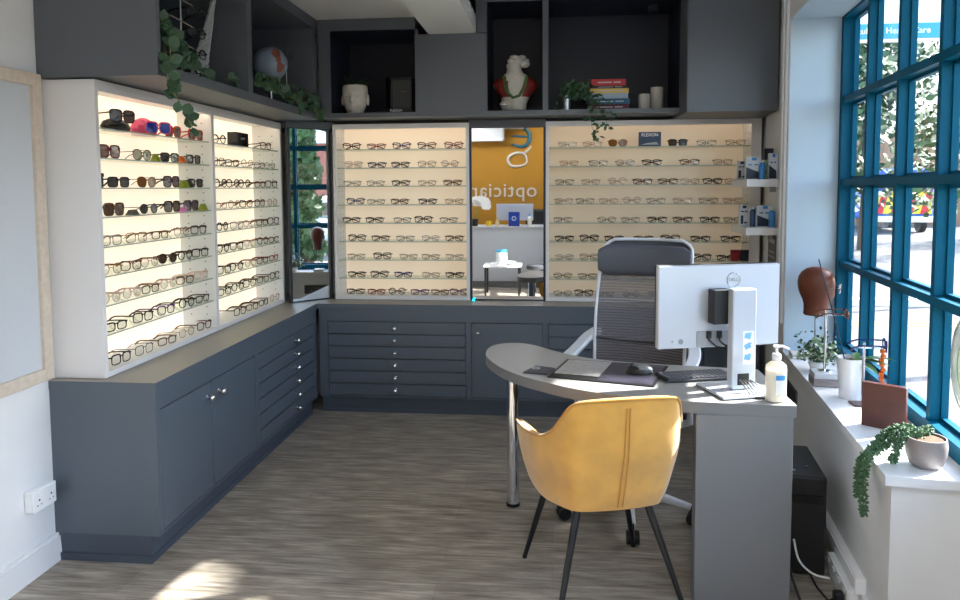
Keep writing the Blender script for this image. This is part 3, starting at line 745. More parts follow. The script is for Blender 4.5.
cab.tube([(-.075,yz-.006,.215),(-.075,yz-.012,.19),(-.05,yz-.02,.165),(-.01,yz-.03,.158),(.01,-.0,.15)], .004, 8).tube([(-.03,yz-.006,.215),(-.03,yz-.012,.185),(-.015,yz-.02,.17),(.01,0,.155)], .004, 8)
cab.box(-.085,-.065,yz-.012,yz-.003,.195,.225,.002).box(-.042,-.02,yz-.012,yz-.003,.195,.225,.002)
part(t, 'plug', cab, 'black')
part(t, 'button', MB().lathe([(.010,0),(.010,.002),(.007,.002),(.007,.0),(.0,.0)], 16, c=(-.19,yz,.185), M4=rotm('X', PI/2)), 'monitor_grey'); part(t, 'lock_slot', MB().lathe([(.004,0),(.004,.002),(0,.002)], 12, c=(-.225,yz,.187), M4=rotm('X', PI/2)), 'monitor_grey')
lg = MB().tube([(.028*math.cos(2*PI*i/28), -.0005, .028*math.sin(2*PI*i/28)) for i in range(28)], .0022, 6, closed=True)
lo = part(t, 'round_logo', lg, 'steel', 'round metal logo ring', (.03, yz, .425))
text(lo, 'lettering', 'DELL', .019, 'steel', (0,-.001,0), extrude=.0008)
st = MB().box(.014,.060,-.0308,-.0302,.11,.24)
so = part(t, 'sticker', st, 'text_white', 'white sticker with blue figures', smooth=False)
k = MB()
for z0, z1, a in ((.205,.235,.3),(.165,.197,-.4),(.12,.155,.2)): k.box(-.013,.013,-.0006,0,-.010,.010,M4=Matrix.Translation((.034,-.0308,(z0+z1)/2)) @ rotm('Y', a)).box(-.004,.012,-.0006,0,.008,.014,M4=Matrix.Translation((.038,-.0308,(z0+z1)/2)))
part(so, 'printed_figures', k, 'sticker_blue', smooth=False)
cw = thing('power_cable', 'bundle of dark cables hanging from the monitor column to the desk', 'cable', (.752*KD, 2.852*KD, DT))
for i in range(5):
    q = i*.010
    part(cw, 'cable', MB().tube([(-.03+q,-.012,.055),(-.025+q*1.2,-.03,.05),(-.012+q*1.3,-.045,.028),(.004+q*1.4,-.062,.006),(.03+q*1.6,-.085,.005)], .0028, 6), 'black')
# hand sanitiser
t = thing('sanitiser_bottle', 'clear pump bottle of hand sanitiser at the desk corner', 'bottle', (.832*KD, 2.752*KD, DT))
part(t, 'bottle', MB().lathe([(0,.001),(.031,.001),(.036,.006),(.036,.125),(.034,.137),(.022,.148),(.013,.152),(.013,.158),(0,.158)], 28, sx=1.05, sy=.72), 'bottle_clear')
part(t, 'gel', MB().lathe([(0,.004),(.030,.004),(.033,.009),(.033,.12),(0,.122)], 28, sx=1.03, sy=.70), 'soap_clear')
part(t, 'pump', MB().lathe([(.016,.157),(.016,.176),(.013,.18),(.005,.182),(.005,.2),(.012,.202),(.012,.21),(0,.212)], 20).tube([(0,0,.206),(.02,-.004,.207),(.042,-.008,.198)], [.006,.005,.004], 8), 'pot_white')
part(t, 'bottle_label', MB().grid([[(.0365*1.05*math.sin(a), -.0365*.73*math.cos(a), z) for a in [-.2+.15*i for i in range(8)]] for z in (.03,.105)]).use(1).grid([[(.0368*1.05*math.sin(a), -.0368*.73*math.cos(a), z) for a in [-.2+.15*i for i in range(8)]] for z in (.085,.104)]), ['paper','label_blue'], 'white and blue label')

# ------------------------------------------------------------------ yellow tub chair, seen from behind
t = thing('tub_chair', 'mustard yellow velvet tub chair with black splayed legs', 'chair', (.18, 2.765, 0), math.atan2(.283,.96))
half = [(-.292,.155,.620),(-.300,.08,.628),(-.298,0,.632),(-.288,-.07,.640),(-.268,-.125,.652),(-.243,-.172,.690),(-.222,-.205,.745),(-.203,-.228,.785),(-.175,-.243,.803),(-.10,-.256,.810),(0,-.262,.812)]
half = [tuple(p) for p in catmull(half, 3)]
rimp = half + [(-x, y, z) for x, y, z in half[-2::-1]]
def chair_pt(p, v, inset=0.):
    """v: 0 bottom .. 1 rim"""
    x, y, z = p; zb = .388
    zz = zb + (z-zb)*v
    hh = (zz-zb)/.22
    sc = .82 + .18*min(1, max(0, hh))**.7
    cx, cy = 0., .02
    d = Vector((x-cx, y-cy)); L_ = d.length
    bulge = .012*math.sin(PI*min(1, v))
    q = d*(sc*(L_-inset)/L_ + bulge)
    return Vector((cx+q.x, cy+q.y - max(0, zz-.5)*.10*(1 if y < 0 else .0), zz))
nv = 10
outer = [[chair_pt(p, i/nv) for p in rimp] for i in range(nv+1)]
inner = [[chair_pt(p, i/nv, .045) + Vector((0,0,-.004 if i == nv else 0)) for p in rimp] for i in range(nv, 1, -1)]
capm = [[(a+b_)/2 + Vector((0,0,.010)) for a, b_ in zip(outer[-1], inner[0])]]
s = MB(); rows = outer + capm + inner
s.grid(rows)
# close arm fronts and underside
for e in (0, -1):
    col = [r[e] for r in rows]; n0 = len(s.bm.faces)
    vs = [s.bm.verts.new(p) for p in col]; s.bm.faces.new(vs)
s.bm.faces.new([s.bm.verts.new(p) for p in outer[0]])
bmesh.ops.remove_doubles(s.bm, verts=s.bm.verts[:], dist=.0005)
part(t, 'shell', s, 'velvet')
part(t, 'seat_cushion', MB().lathe([(0,.40),(.20,.40),(.235,.415),(.24,.44),(.23,.462),(.19,.475),(0,.48)], 32, c=(0,.03,0), sx=1., sy=.92), 'velvet')
part(t, 'piping', MB().tube([p + Vector((0,-.002,.006)) for p in outer[-1]], .0055, 8), 'velvet_seam', 'stitched piping along the rim')
def seam(dx):
    out = []
    for i in range(nv+1):
        v = .04 + .90*i/nv; p = chair_pt((dx*(1-.5*v), -.262, .812), v); out.append(p + Vector((0,-.0015,0)))
    return out
part(t, 'back_seam', MB().tube(seam(.011), .0035, 6).tube(seam(-.011), .0035, 6), 'velvet_seam', 'raised pleat down the back')
part(t, 'under_frame', MB().box(-.16,.16,-.14,.16,.372,.389,.004), 'black_metal')
inv = Matrix.Rotation(-math.atan2(.283,.96), 3, 'Z')
for tx, ty, fx_, fy_ in ((-.15,.15,-.236,.245),(.15,.15,.248,.247),(-.13,-.14,-.236,-.235),(.13,-.14,.248,-.225)):
    part(t, 'leg', MB().tube([(tx,ty,.395),(fx_,fy_,.006)], [.0155,.0095], 14).use(1).cyl((fx_,fy_,0),(fx_,fy_,.007),.010), ['black_metal','black'])

# ------------------------------------------------------------------ office chair behind the desk
t = thing('office_chair', 'grey mesh high-back office chair with white frame behind the desk', 'chair', (.35, 3.40, 0), math.radians(-22))
def backpt(u, v):
    """u -1..1 across, v 0..1 up"""
    z = .50 + .78*v
    y = .235 + .03*math.sin(v*PI*1.1) * (-1) + .16*v**1.6
    w = .236 - .022*v - .012*math.cos(v*PI*1.2) - (.02 if v < .1 else 0) - (.05*((v-.92)/.08)**3 if v > .92 else 0)
    return Vector((u*w, y - .045*u*u, z))
vs_ = [i/16 for i in range(15)] + [.92,.95,.975,.99,1.0]; us = [-1+i/6 for i in range(13)]
part(t, 'back_mesh', MB().grid([[backpt(u_, v) for u_ in us] for v in vs_ if v <= .86]), 'woven', 'see-through woven mesh')
fr = MB()
loop = [backpt(-1, v) for v in vs_] + [backpt(u_, 1.0) for u_ in us[1:-1]] + [backpt(1, v) for v in vs_[::-1]] + [backpt(u_, 0) for u_ in us[-2:0:-1]]
fr.tube(loop, .008, 8, closed=True)
part(t, 'back_frame', fr, 'chair_white', 'pale plastic frame')
part(t, 'lumbar_band', MB().tube([backpt(u_*.97, .365) + Vector((0,-.006,-.012*(1-u_*u_)+.006)) for u_ in us], .004, 6), 'black')
part(t, 'lumbar_pad', MB().grid([[backpt(u_*.95, v) + Vector((0,.012,0)) for u_ in us] for v in (.05,.15,.25,.355)]), 'chair_fabric')
hd = []
for i in range(13):
    u_ = us[i]; ring = []
    for j in range(16):
        a = 2*PI*j/16; ex = 1 if abs(u_) < .9 else .72
        c_ = backpt(u_*1.02, .865)
        ring.append(c_ + Vector((0, -.03 + .036*ex*math.copysign(abs(math.cos(a))**.8, math.cos(a)), .003 + .078*ex*math.copysign(abs(math.sin(a))**.6, math.sin(a)))))
    hd.append(ring)
part(t, 'headrest', MB().grid(hd, closed=True, capz=True), 'headrest_fabric', 'padded grey headrest')
part(t, 'back_top', MB().grid([[backpt(u_, v) + Vector((0,.006,0)) for u_ in us] for v in (.84,.9,.96,1.0)]), 'chair_fabric')
part(t, 'seat', MB().lathe([(0,.43),(.20,.43),(.245,.445),(.255,.47),(.24,.492),(.20,.505),(0,.507)], 32, c=(0,-.005,0), sx=1, sy=.98), 'chair_fabric')
part(t, 'back_bracket', MB().tube([(0,.18,.40),(0,.28,.42),(0,.285,.56),(0,.262,.70)], [.03,.035,.03,.022], 10), 'chair_white')
for sg in (1, -1):
    a = part(t, 'armrest', MB().tube([(sg*.20,.10,.42),(sg*.275,.10,.45),(sg*.285,.09,.60),(sg*.285,.07,.69)], [.018,.02,.02,.022], 10), 'chair_white')
    pd = catmull([(sg*.235,.255,.815),(sg*.265,.20,.79),(sg*.285,.12,.755),(sg*.29,.02,.735),(sg*.29,-.08,.728)], 4)
    part(a, 'arm_pad', MB().grid([[p + Vector((w_, 0, h_)) for w_, h_ in ((-.03,0),(-.024,.012),(.024,.012),(.03,0),(.024,-.018),(-.024,-.018))] for p in pd], closed=True, capz=True), 'chair_white')
part(t, 'gas_lift', MB().cyl((0,0,.14),(0,0,.41),.022,n=16).use(1).box(-.12,.12,-.13,.15,.395,.432,.01), ['chrome','black'])
part(t, 'base_hub', MB().lathe([(0,.075),(.045,.075),(.05,.11),(.04,.15),(0,.15)], 20), 'chair_white')
for i in range(5):
    a = math.radians(-68.5 + 72*i); d_ = Vector((math.cos(a), math.sin(a), 0)); e_ = d_*.30
    part(t, 'base_leg', MB().tube([d_*.03+Vector((0,0,.115)), d_*.16+Vector((0,0,.105)), e_+Vector((0,0,.078))], [.026,.022,.015], 10), 'chair_white')
    cst = part(t, 'caster', MB().cyl(e_+Vector((0,0,.045)), e_+Vector((0,0,.085)), .007, n=10), 'black')
    pr = Vector((-d_.y, d_.x, 0)); c0 = e_ + d_*.012 + Vector((0,0,.031))
    part(cst, 'wheel', MB().cyl(c0-pr*.027, c0-pr*.006, .030, n=18).cyl(c0+pr*.006, c0+pr*.027, .030, n=18).cyl(c0-pr*.01, c0+pr*.01, .012, n=10), 'black')
# ------------------------------------------------------------------ PC tower, trunking, cables
ang = math.atan2(U.y, U.x) - PI/2   # local +y along U, local +x out of the room? (x = U rotated -90)
def wthing(name, label, cat, s, t_, z, group=None):
    """thing in the wall frame: local x runs out through the wall, local y runs away from the back wall"""
    return thing(name, label, cat, tuple(W(s, t_, z)), math.atan2(N_.y, N_.x), group)
# local frame: rz = angle of N_, so +x = N_, +y = -U (towards the back wall)
t = wthing('computer_tower', 'black desktop computer tower on the floor between desk and low wall', 'computer', 2.10, -.145, 0)
part(t, 'case', MB().box(-.085,.085,-.0,.36,.008,.405,.004), 'tower_black')
part(t, 'front_panel', MB().box(-.083,.083,-.012,0,.012,.402,.004), 'black')
part(t, 'drive_bay', MB().box(-.07,.07,-.015,-.011,.30,.335,.002), 'black_gloss')
part(t, 'top_port', MB().box(-.05,-.02,.05,.065,.4045,.4065), 'steel'); part(t, 'power_button', MB().cyl((.03,.1,.404),(.03,.1,.409),.008,n=12), 'steel')
for x in (-.06,.06):
    for y in (.03,.33): part(t, 'foot', MB().cyl((x,y,0),(x,y,.009),.012,n=10), 'black')
t = wthing('cable_trunking', 'white dado trunking along the foot of the low wall', 'trunking', SE-.25, .0035, .0785)
part(t, 'channel', MB().box(-.012,.018,0,1.0,.0,.055,.002), 'socket_white', smooth=False)
part(t, 'cover', MB().box(-.018,-.012,0.001,1.0,.006,.049,.001), 'socket_white', smooth=False)
part(t, 'end_cap', MB().box(-.02,.018,-.014,-.0005,-.002,.057,.003), 'socket_white')
for i, (yy, lab) in enumerate(((.20,'white double socket on the low wall nearest the computer tower'),(.05,'white double socket with a black plug beside the trunking end'))):
    k = wthing('power_socket', lab, 'socket', SE-.25-yy-.03, .0065, .022, 'sockets by the tower')
    part(k, 'back_box', MB().box(-.036,-.0005,-.072,.072,-.02,.055,.003), 'socket_white')
    part(k, 'face_plate', MB().box(-.043,-.036,-.072,.072,-.02,.055,.002), 'socket_white')
    for y in (-.036,.036): part(k, 'switch', MB().box(-.048,-.043,y-.009,y+.009,.03,.045,.001), 'socket_white')
k = wthing('power_plug', 'black plug in the socket nearest the trunking end', 'plug', SE-.25-.045, -.0375, .032)
part(k, 'plug_body', MB().box(-.035,-.0003,-.02,.02,-.022,.018,.006), 'black')
part(k, 'flex', MB().tube([(-.03,0,-.01),(-.05,.01,-.026),(-.07,.10,-.027),(-.08,.30,-.027)], .0035, 8), 'black')
c0 = W(2.13,-.20,.20); c1 = W(2.125,-.066,.06)
solo('white_cable', 'white cable looping from the tower to the wall socket', 'cable', MB().tube([tuple(p) for p in catmull([W(2.22,-.20,.20), W(2.22,-.18,.12), W(2.215,-.13,.07), W(2.21,-.067,.055)], 6)], .004, 8), 'socket_white')
solo('dark_cable', 'dark cable trailing down beside the desk panel to the floor', 'cable', MB().tube([tuple(p) for p in catmull([W(2.20,-.255,.36), W(2.22,-.25,.25), W(2.26,-.22,.10), W(2.33,-.19,.01), W(2.42,-.18,.006), W(2.52,-.14,.006)], 6)], .005, 8), 'black')

# ------------------------------------------------------------------ things on the window sill
ZS = .6185
def sthing(name, label, cat, s, t_, z=ZS, group=None): return wthing(name, label, cat, s, t_, z, group)
# succulent in grey pot
t = sthing('succulent_plant', 'trailing succulent in a round grey pot at the sill end', 'plant', 2.485, .150)
part(t, 'pot', MB().lathe([(0,0),(.034,0),(.05,.012),(.061,.045),(.063,.075),(.060,.100),(.056,.100),(.055,.088),(0,.088)], 32), 'pot_grey')
part(t, 'soil', MB().lathe([(0,.0885),(.055,.0885),(.05,.094),(0,.097)], 24), 'soil')
tr_ = MB(); stems = MB()
def trail(pts, nrm=.011):
    P = catmull(pts, 10); stems.tube([tuple(p) for p in P], .002, 5)
    for p in P:
        for q in range(6):
            v = Vector((random.gauss(0,1), random.gauss(0,1), random.gauss(0,1))).normalized()
            m = Matrix.Translation(p + v*.0115) @ v.to_track_quat('Z','Y').to_matrix().to_4x4()
            tr_._add(_ico(), m)
def _ico():
    b_ = bmesh.new(); bmesh.ops.create_icosphere(b_, subdivisions=1, radius=.0040)
    for v in b_.verts: v.co.z *= 2.0
    return b_
trail([(0.000,0.020,0.100),(-0.056,0.045,0.115),(-0.106,0.040,0.090),(-0.144,0.020,0.050),(-0.171,0.000,0.020),(-0.188,-0.010,-0.030),(-0.190,-0.013,-0.100),(-0.188,-0.015,-0.170)])
trail([(-0.013,0.000,0.100),(-0.062,0.020,0.105),(-0.106,0.020,0.070),(-0.138,0.030,0.030),(-0.177,0.030,0.012),(-0.194,0.025,-0.030),(-0.196,0.020,-0.070),(-0.198,0.015,-0.120)])
trail([(0.000,0.030,0.100),(0.025,0.050,0.110),(0.013,0.070,0.100)]); trail([(-0.025,0.020,0.105),(-0.075,-0.005,0.090),(-0.098,-0.015,0.040),(-0.103,-0.012,0.015)]); trail([(-0.025,0.040,0.100),(-0.088,0.050,0.100),(-0.125,0.050,0.065),(-0.150,0.050,0.030)])
part(t, 'stem', stems, 'leaf_succulent'); part(t, 'foliage', tr_, 'leaf_succulent')
# wooden block
t = sthing('wooden_block', 'dark red wooden block standing on the sill', 'block', 2.10, .135)
part(t, 'block_body', MB().box(-.076,.076,-.015,.015,0,.172,.002, M4=rotm('Z', math.radians(-30))), 'wood_red')
# oval glass hanging in the window
t = sthing('hanging_ornament', 'oval pale green glass ornament hanging at the window', 'ornament', 2.57, .225, .985)
part(t, 'glass_disc', MB().lathe([(0,-.004),(1,-.004),(1.02,0),(1,.004),(0,.004)], 36, M4=rotm('Y', PI/2) @ Matrix.Diagonal((.15,.11,1,1))), 'oval_glass')
part(t, 'rim', MB().tube([(0,.11*math.cos(2*PI*i/36),.15*math.sin(2*PI*i/36)) for i in range(36)], .003, 6, closed=True), 'steel')
part(t, 'painted_flower', MB().tube([(-.006,.05*math.cos(2*PI*i/24),-.01+.08*math.sin(2*PI*i/24)) for i in range(24)], .002, 5, closed=True).tube([(-.005,-.02,.06),(-.005,0,.0),(-.005,.02,-.05)], .0025, 5), 'leaf_light')
part(t, 'cord', MB().tube([(0,0,.15),(0,.0,.35),(.035,0,.575)], .0012, 5), 'text_pale')
# white pot with orchid
t = sthing('potted_orchid', 'orchid with broad leaves in a tall white pot', 'plant', 1.69, .118)
part(t, 'pot', MB().lathe([(0,0),(.040,0),(.044,.004),(.056,.17),(.058,.18),(.053,.18),(.050,.16),(0,.16)], 32), 'pot_white')
part(t, 'soil', MB().lathe([(0,.1605),(.050,.1605),(.04,.166),(0,.168)], 20), 'soil')
lf = MB()
for d_, l_, w_ in (((1,-.15,.35),.14,.045),((.9,-.5,.25),.12,.042),((-.3,-.8,.5),.05,.035),((.6,-.7,-.1),.10,.045),((.3,.9,.6),.07,.03)): lf.leaf((.02,0,.165), d_, (0,0,1), l_*1.1, w_*1.15, .25)
part(t, 'leaves', lf, 'leaf_orchid')
part(t, 'stake', MB().tube([(-.02,.0,.15),(-.06,.05,.35),(-.115,.12,.60)], .003, 6), 'black')
# eyewear stands
def stand(label, s, t_, hgt, base, arms, z=ZS, rz=0.):
    k = sthing('eyewear_stand', label, 'stand', s, t_, z); k.rotation_euler.z += rz
    part(k, 'base', base[0], base[1])
    part(k, 'post', MB().cyl((0,0,.004),(0,0,hgt),.006,n=12), 'chrome')
    for z_ in arms: part(k, 'bracket', MB().cyl((-.03,0,z_),(.07,0,z_),.004,n=10).ball((.072,0,z_),.006,sub=1), 'chrome')
    return k
k = stand('chrome eyewear stand with wooden foot behind the dark wooden block', 1.79, .142, .27, (MB().box(-.045,.045,-.035,.035,0,.007,.002), 'wood_red'), [.245], rz=.15)
eyewear('round','navy',None,'open',1,tuple(W(1.79,.225,ZS+.235)), -PI/2-.15+math.atan2(N_.y,N_.x)+PI, 'navy round eyeglasses on the chrome stand behind the wooden block', 'eyewear on sill stands')
t = sthing('grey_box', 'stack of grey boxes under the variegated plant stand', 'box', 1.48, .062)
part(t, 'box_body', MB().box(-.06,.06,-.055,.055,0,.035,.003), 'pot_grey'); part(t, 'lid', MB().box(-.056,.058,-.052,.053,.0355,.062,.003), 'picture_mount')
k = stand('chrome eyewear stand on the grey boxes beside the wooden head', 1.48, .06, .29, (MB().lathe([(0,0),(.03,0),(.03,.005),(.012,.01),(0,.01)], 20), 'chrome'), [.268], ZS+.0625, .1)
eyewear('rectangular','tortoiseshell',None,'open',1,tuple(W(1.48,.150,ZS+.315)), -PI/2-.1+math.atan2(N_.y,N_.x)+PI, 'tortoiseshell eyeglasses on the chrome stand above the grey boxes', 'eyewear on sill stands')
# amber twist
t = sthing('glass_ornament', 'amber beaded ornament standing behind the wooden block', 'ornament', 1.72, .235)
am = MB().lathe([(0,0),(.02,0),(.02,.004),(.004,.008)], 16)
for i in range(11): am.ball((.004*math.cos(i*2),.004*math.sin(i*2),.018+.020*i), .0125, sub=1)
part(t, 'beads', am, 'amber'); part(t, 'wire', MB().cyl((0,0,.0),(0,0,.245),.0015,n=6), 'steel')
# variegated plant
t = sthing('potted_plant', 'bushy variegated plant in a white bowl on the sill', 'plant', 1.22, .090)
part(t, 'pot', MB().lathe([(0,0),(.032,0),(.045,.03),(.047,.05),(.042,.05),(.04,.04),(0,.04)], 24), 'pot_white')
f1 = MB()
for i in range(380):
    v = Vector((max(-.09,min(.09,random.gauss(0,.045))), random.gauss(0,.05), .05+abs(random.gauss(.04,.045))))
    f1.use(0 if random.random() < .6 else 1).leaf(v, (random.gauss(0,1), random.gauss(0,1), random.gauss(.3,.6)), (random.gauss(0,1), random.gauss(0,1), 1), .022, .016, .2)
part(t, 'foliage', f1, ['leaf_euc', 'leaf_light'])
stp = MB()
for i in range(10): stp.tube([(0,0,.04),(random.gauss(0,.03),random.gauss(0,.03),.10)], .0018, 5)
part(t, 'stem', stp, 'stem_tan')
# green and white box of leaflets
t = sthing('leaflet_box', 'green and white flat box at the far end of the sill', 'box', .93, .072)
part(t, 'box_body', MB().box(-.06,.06,-.055,.055,0,.022,.001), 'paper'); part(t, 'lid', MB().box(-.061,.061,-.056,.056,.016,.02,.001).use(1).box(-.059,.059,-.054,.054,.0222,.027,.001), ['leaf_orchid','paper'])
# wooden head on a rod
t = sthing('wooden_mannequin', 'polished brown wooden head form on a thin rod by the window', 'head form', .95, .128)
prof = [(.048,.0),(.052,.005),(.050,.02),(.050,.045),(.056,.065),(.066,.085),(.075,.11),(.078,.135),(.074,.158),(.062,.178),(.042,.193),(.018,.2),(0,.201)]
prof = [(r*1.2, z*1.3) for r, z in prof]
hb = MB().lathe([(0,0)]+prof, 32, sx=1.0, sy=.82)
hb.bm.verts.ensure_lookup_table()
for v in hb.bm.verts:   # jaw, nose and brow on the window side
    x, y, z = v.co
    if x > 0:
        f_ = math.exp(-(y/.02)**2)
        v.co.x += f_*(.013*math.exp(-((z-.11)/.02)**2) + .008*math.exp(-((z-.046)/.018)**2)) - .008*math.exp(-((abs(y)-.034)/.015)**2)*math.exp(-((z-.15)/.016)**2)
part(t, 'head_form', hb, 'head_wood', loc=(0,0,.24), rz=-.3)
part(t, 'rod', MB().cyl((0,0,.005),(0,0,.245),.004,n=10), 'steel')
part(t, 'foot', MB().lathe([(0,0),(.045,0),(.045,.005),(.01,.008),(0,.008)], 24), 'steel')
eyewear('round','silver',None,'open',0,tuple(W(.975,.242,ZS+.24+.125)), math.atan2(N_.y,N_.x)+PI/2-.3, 'thin silver round eyeglasses worn by the wooden head form', 'eyewear on sill stands')
# vent grille on the low wall (seen in the angled mirror)
t = wthing('wall_vent', 'grey louvred grille below the sill, seen in the angled mirror', 'vent', .92, .0215, .42)
part(t, 'frame', MB().box(-.008,0,-.17,.17,-.05,.05,.002), 'vent_grey'); 
sl = MB()
for i in range(5): sl.box(-.011,-.008,-.16,.16,-.042+.018*i,-.032+.018*i)
part(t, 'slats', sl, 'upper_inside')

# ------------------------------------------------------------------ product shelves by the window reveal
def prod_shelf(label, z):
    k = thing('product_shelf', label, 'shelf', (0,0,z)); 
    k2 = MB().prism([(1.140,4.40),(1.326,4.40),(1.372,4.80),(1.148,4.80)], -.044, 0); part(k, 'board', k2, 'white_laminate', smooth=False)
    part(k, 'bracket', MB().box(1.30,1.335,4.50,4.52,-.075,-.044), 'steel', smooth=False)
PS = (1.592, 1.306)
prod_shelf('upper small white shelf of eye-care products beside the window reveal', PS[0]); prod_shelf('lower small white shelf of eye-care products beside the window reveal', PS[1])
def carton(label, x, y, z, w, d_, h, m, deco, txt=None, rz=0.):
    k = thing('carton', label, 'box', (x, y, z+.0005), rz, 'eye-care cartons')
    part(k, 'carton_body', MB().box(-w/2,w/2,-d_/2,d_/2,0,h,.001), m, smooth=False)
    yf = -d_/2-.0006
    def pr(x0_, x1_, z0_, z1_, mm_): part(k, 'print', MB().box(x0_,x1_,yf,yf+.0005,z0_,z1_), mm_, smooth=False)
    if deco == 'navy':
        part(k, 'print', MB().hexa([(-w*.48,yf,.004),(-w*.48,yf+.0005,.004),(w*.35,yf+.0005,.004),(w*.35,yf,.004),(-w*.48,yf,h*.55),(-w*.48,yf+.0005,h*.55),(w*.35,yf+.0005,h*.32),(w*.35,yf,h*.32)]), 'pack_navy', smooth=False)
        pr(-w*.12,w*.2,h*.84,h*.97,'pack_blue'); pr(-w*.35,-w*.1,h*.62,h*.68,'pack_blue'); pr(w*.05,w*.3,h*.62,h*.68,'pack_blue')
    elif deco == 'spots':
        pr(-w*.2,w*.25,h*.84,h*.97,'pack_navy'); pr(-w*.4,-w*.05,h*.66,h*.72,'pack_navy'); pr(w*.05,w*.4,h*.66,h*.72,'pack_navy'); pr(-w*.4,-w*.1,h*.1,h*.5,'pack_navy'); pr(w*.0,w*.3,h*.12,h*.2,'pack_navy')
    if txt:
        for b_, zz in txt: text(k, 'lettering', b_, .036, 'text_green', (0, yf-.0004, zz), extrude=.0003)
    return k
def lotion(label, x, y, z, r, h, m):
    k = thing('lotion_bottle', label, 'bottle', (x, y, z+.0005), 0, 'eye-care bottles')
    part(k, 'bottle_body', MB().lathe([(0,0),(r,0),(r,h*.75),(r*.8,h*.84),(r*.45,h*.88),(0,h*.88)], 20), m)
    part(k, 'cap', MB().lathe([(r*.42,h*.87),(r*.42,h),(0,h)], 16), 'pack_white')
z = PS[0]
carton('pale narrow carton at the open end of the upper product shelf', 1.182, 4.70, z, .05, .03, .118, 'pack_white', 'spots')
carton('white and navy carton on the upper product shelf', 1.198, 4.50, z, .088, .035, .135, 'pack_white', 'navy')
lotion('blue bottle on the upper product shelf', 1.238, 4.445, z, .017, .115, 'pack_blue')
carton('pale green carton with lettering on the upper product shelf', 1.272, 4.54, z, .055, .03, .118, 'pack_green', None, (('TEA',.085),('TREE',.045)))
carton('tall navy carton with white top on the upper product shelf', 1.305, 4.47, z, .05, .03, .155, 'pack_white', 'navy')
carton('dark display carton behind the tall one on the upper product shelf', 1.315, 4.60, z, .055, .03, .19, 'pack_navy', None)
z = PS[1]
carton('white spotted carton at the open end of the lower product shelf', 1.180, 4.62, z, .052, .035, .13, 'pack_white', 'spots')
lotion('dark blue bottle in the middle of the lower product shelf', 1.212, 4.53, z, .018, .12, 'pack_darkblue')
carton('slim blue carton on the lower product shelf', 1.240, 4.60, z, .022, .03, .115, 'pack_darkblue', None)
carton('white and navy carton on the lower product shelf', 1.268, 4.50, z, .088, .035, .13, 'pack_white', 'navy')
lotion('bright blue bottle at the front of the lower product shelf', 1.298, 4.44, z, .018, .115, 'pack_blue')
t = thing('wall_poster', 'dark poster on the wall below the product shelves', 'poster', tuple(W(.35,-.004,1.14)), math.atan2(N_.y,N_.x)+PI/2-PI)
part(t, 'sheet', MB().box(-.14,.14,-.0,.003,-.12,.12), 'vent_grey', smooth=False)
part(t, 'printed_lines', MB().box(-.1,.1,-.001,0,.06,.085).box(-.1,.08,-.001,0,.0,.01).box(-.1,.1,-.001,0,-.03,-.02), 'text_pale', smooth=False)
def case2(label, x, m):
    k = thing('glasses_case', label, 'case', (x, 4.992, SB[6]))
    part(k, 'case_body', MB().box(-.03,.03,-.018,.018,.001,.07,.010, seg=2), m); part(k, 'flap', MB().box(-.031,.031,-.021,.019,.05,.078,.008, seg=2), m)
case2('red soft case on the seventh shelf beside the navy case', 1.225, 'red_case'); case2('navy soft case on the seventh shelf beside the red case', 1.286, 'navy_case')
t = thing('display_card', 'dark blue standing card with white lettering on the top shelf', 'card', (.655, 5.02, SB[0]))
part(t, 'card', MB().box(-.075,.075,0,.006,.0005,.098), 'card_navy', smooth=False)
text(t, 'lettering', 'FLEXON', .030, 'text_white', (0,-.0012,.077))
part(t, 'skyline', MB().hexa([(-.06,-.0008,.012),(.06,-.0008,.012),(.06,0,.012),(-.06,0,.012),(-.02,-.0008,.022),(.045,-.0008,.03),(.045,0,.03),(-.02,0,.022)]), 'text_pale', smooth=False)

# ------------------------------------------------------------------ decoration in the overhead niches
ZN = ZU+.031
# head planter
t = thing('head_planter', 'white face-shaped planter with a dark plant in the corner niche', 'planter', (-1.345, 4.86, ZN))
hp = MB(); prof = [(.0,0),(.052,0),(.056,.01),(.060,.03),(.070,.05),(.080,.085),(.085,.125),(.086,.16),(.083,.19),(.078,.196),(.072,.196),(.068,.18),(0,.17)]
hp.lathe([(p.x, p.y) for p in catmull([(r, z, 0) for r, z in prof], 5)], 72, sx=1., sy=.95)
for v in hp.bm.verts:
    x, y, z_ = v.co
    if y < -.02:
        g = lambda cx, cz, sx_, sz_: math.exp(-((x-cx)/sx_)**2 - ((z_-cz)/sz_)**2)
        dy_ = .024*g(0,.095,.011,.024) + .010*g(0,.055,.022,.008) + .008*g(0,.03,.02,.014) - .015*(g(-.032,.125,.018,.012)+g(.032,.125,.018,.012)) - .008*g(0,.068,.028,.006) + .006*(g(-.032,.115,.016,.006)+g(.032,.115,.016,.006))
        v.co.y -= dy_
part(t, 'head', hp, 'plaster')
for sg in (1,-1): part(t, 'ear', MB().ball((sg*.088,.005,.10), .02, .5, .8, 2.0, 2), 'plaster')
pf = MB()
for i in range(70):
    a = random.uniform(0, 2*PI); pf.leaf((.04*math.cos(a),.04*math.sin(a),.19), (math.cos(a)*random.uniform(.2,1.4), math.sin(a)*random.uniform(.2,1.2), random.uniform(.3,1)), (0,0,1), random.uniform(.05,.10), .014, .2)
part(t, 'foliage', pf, 'leaf_dark')
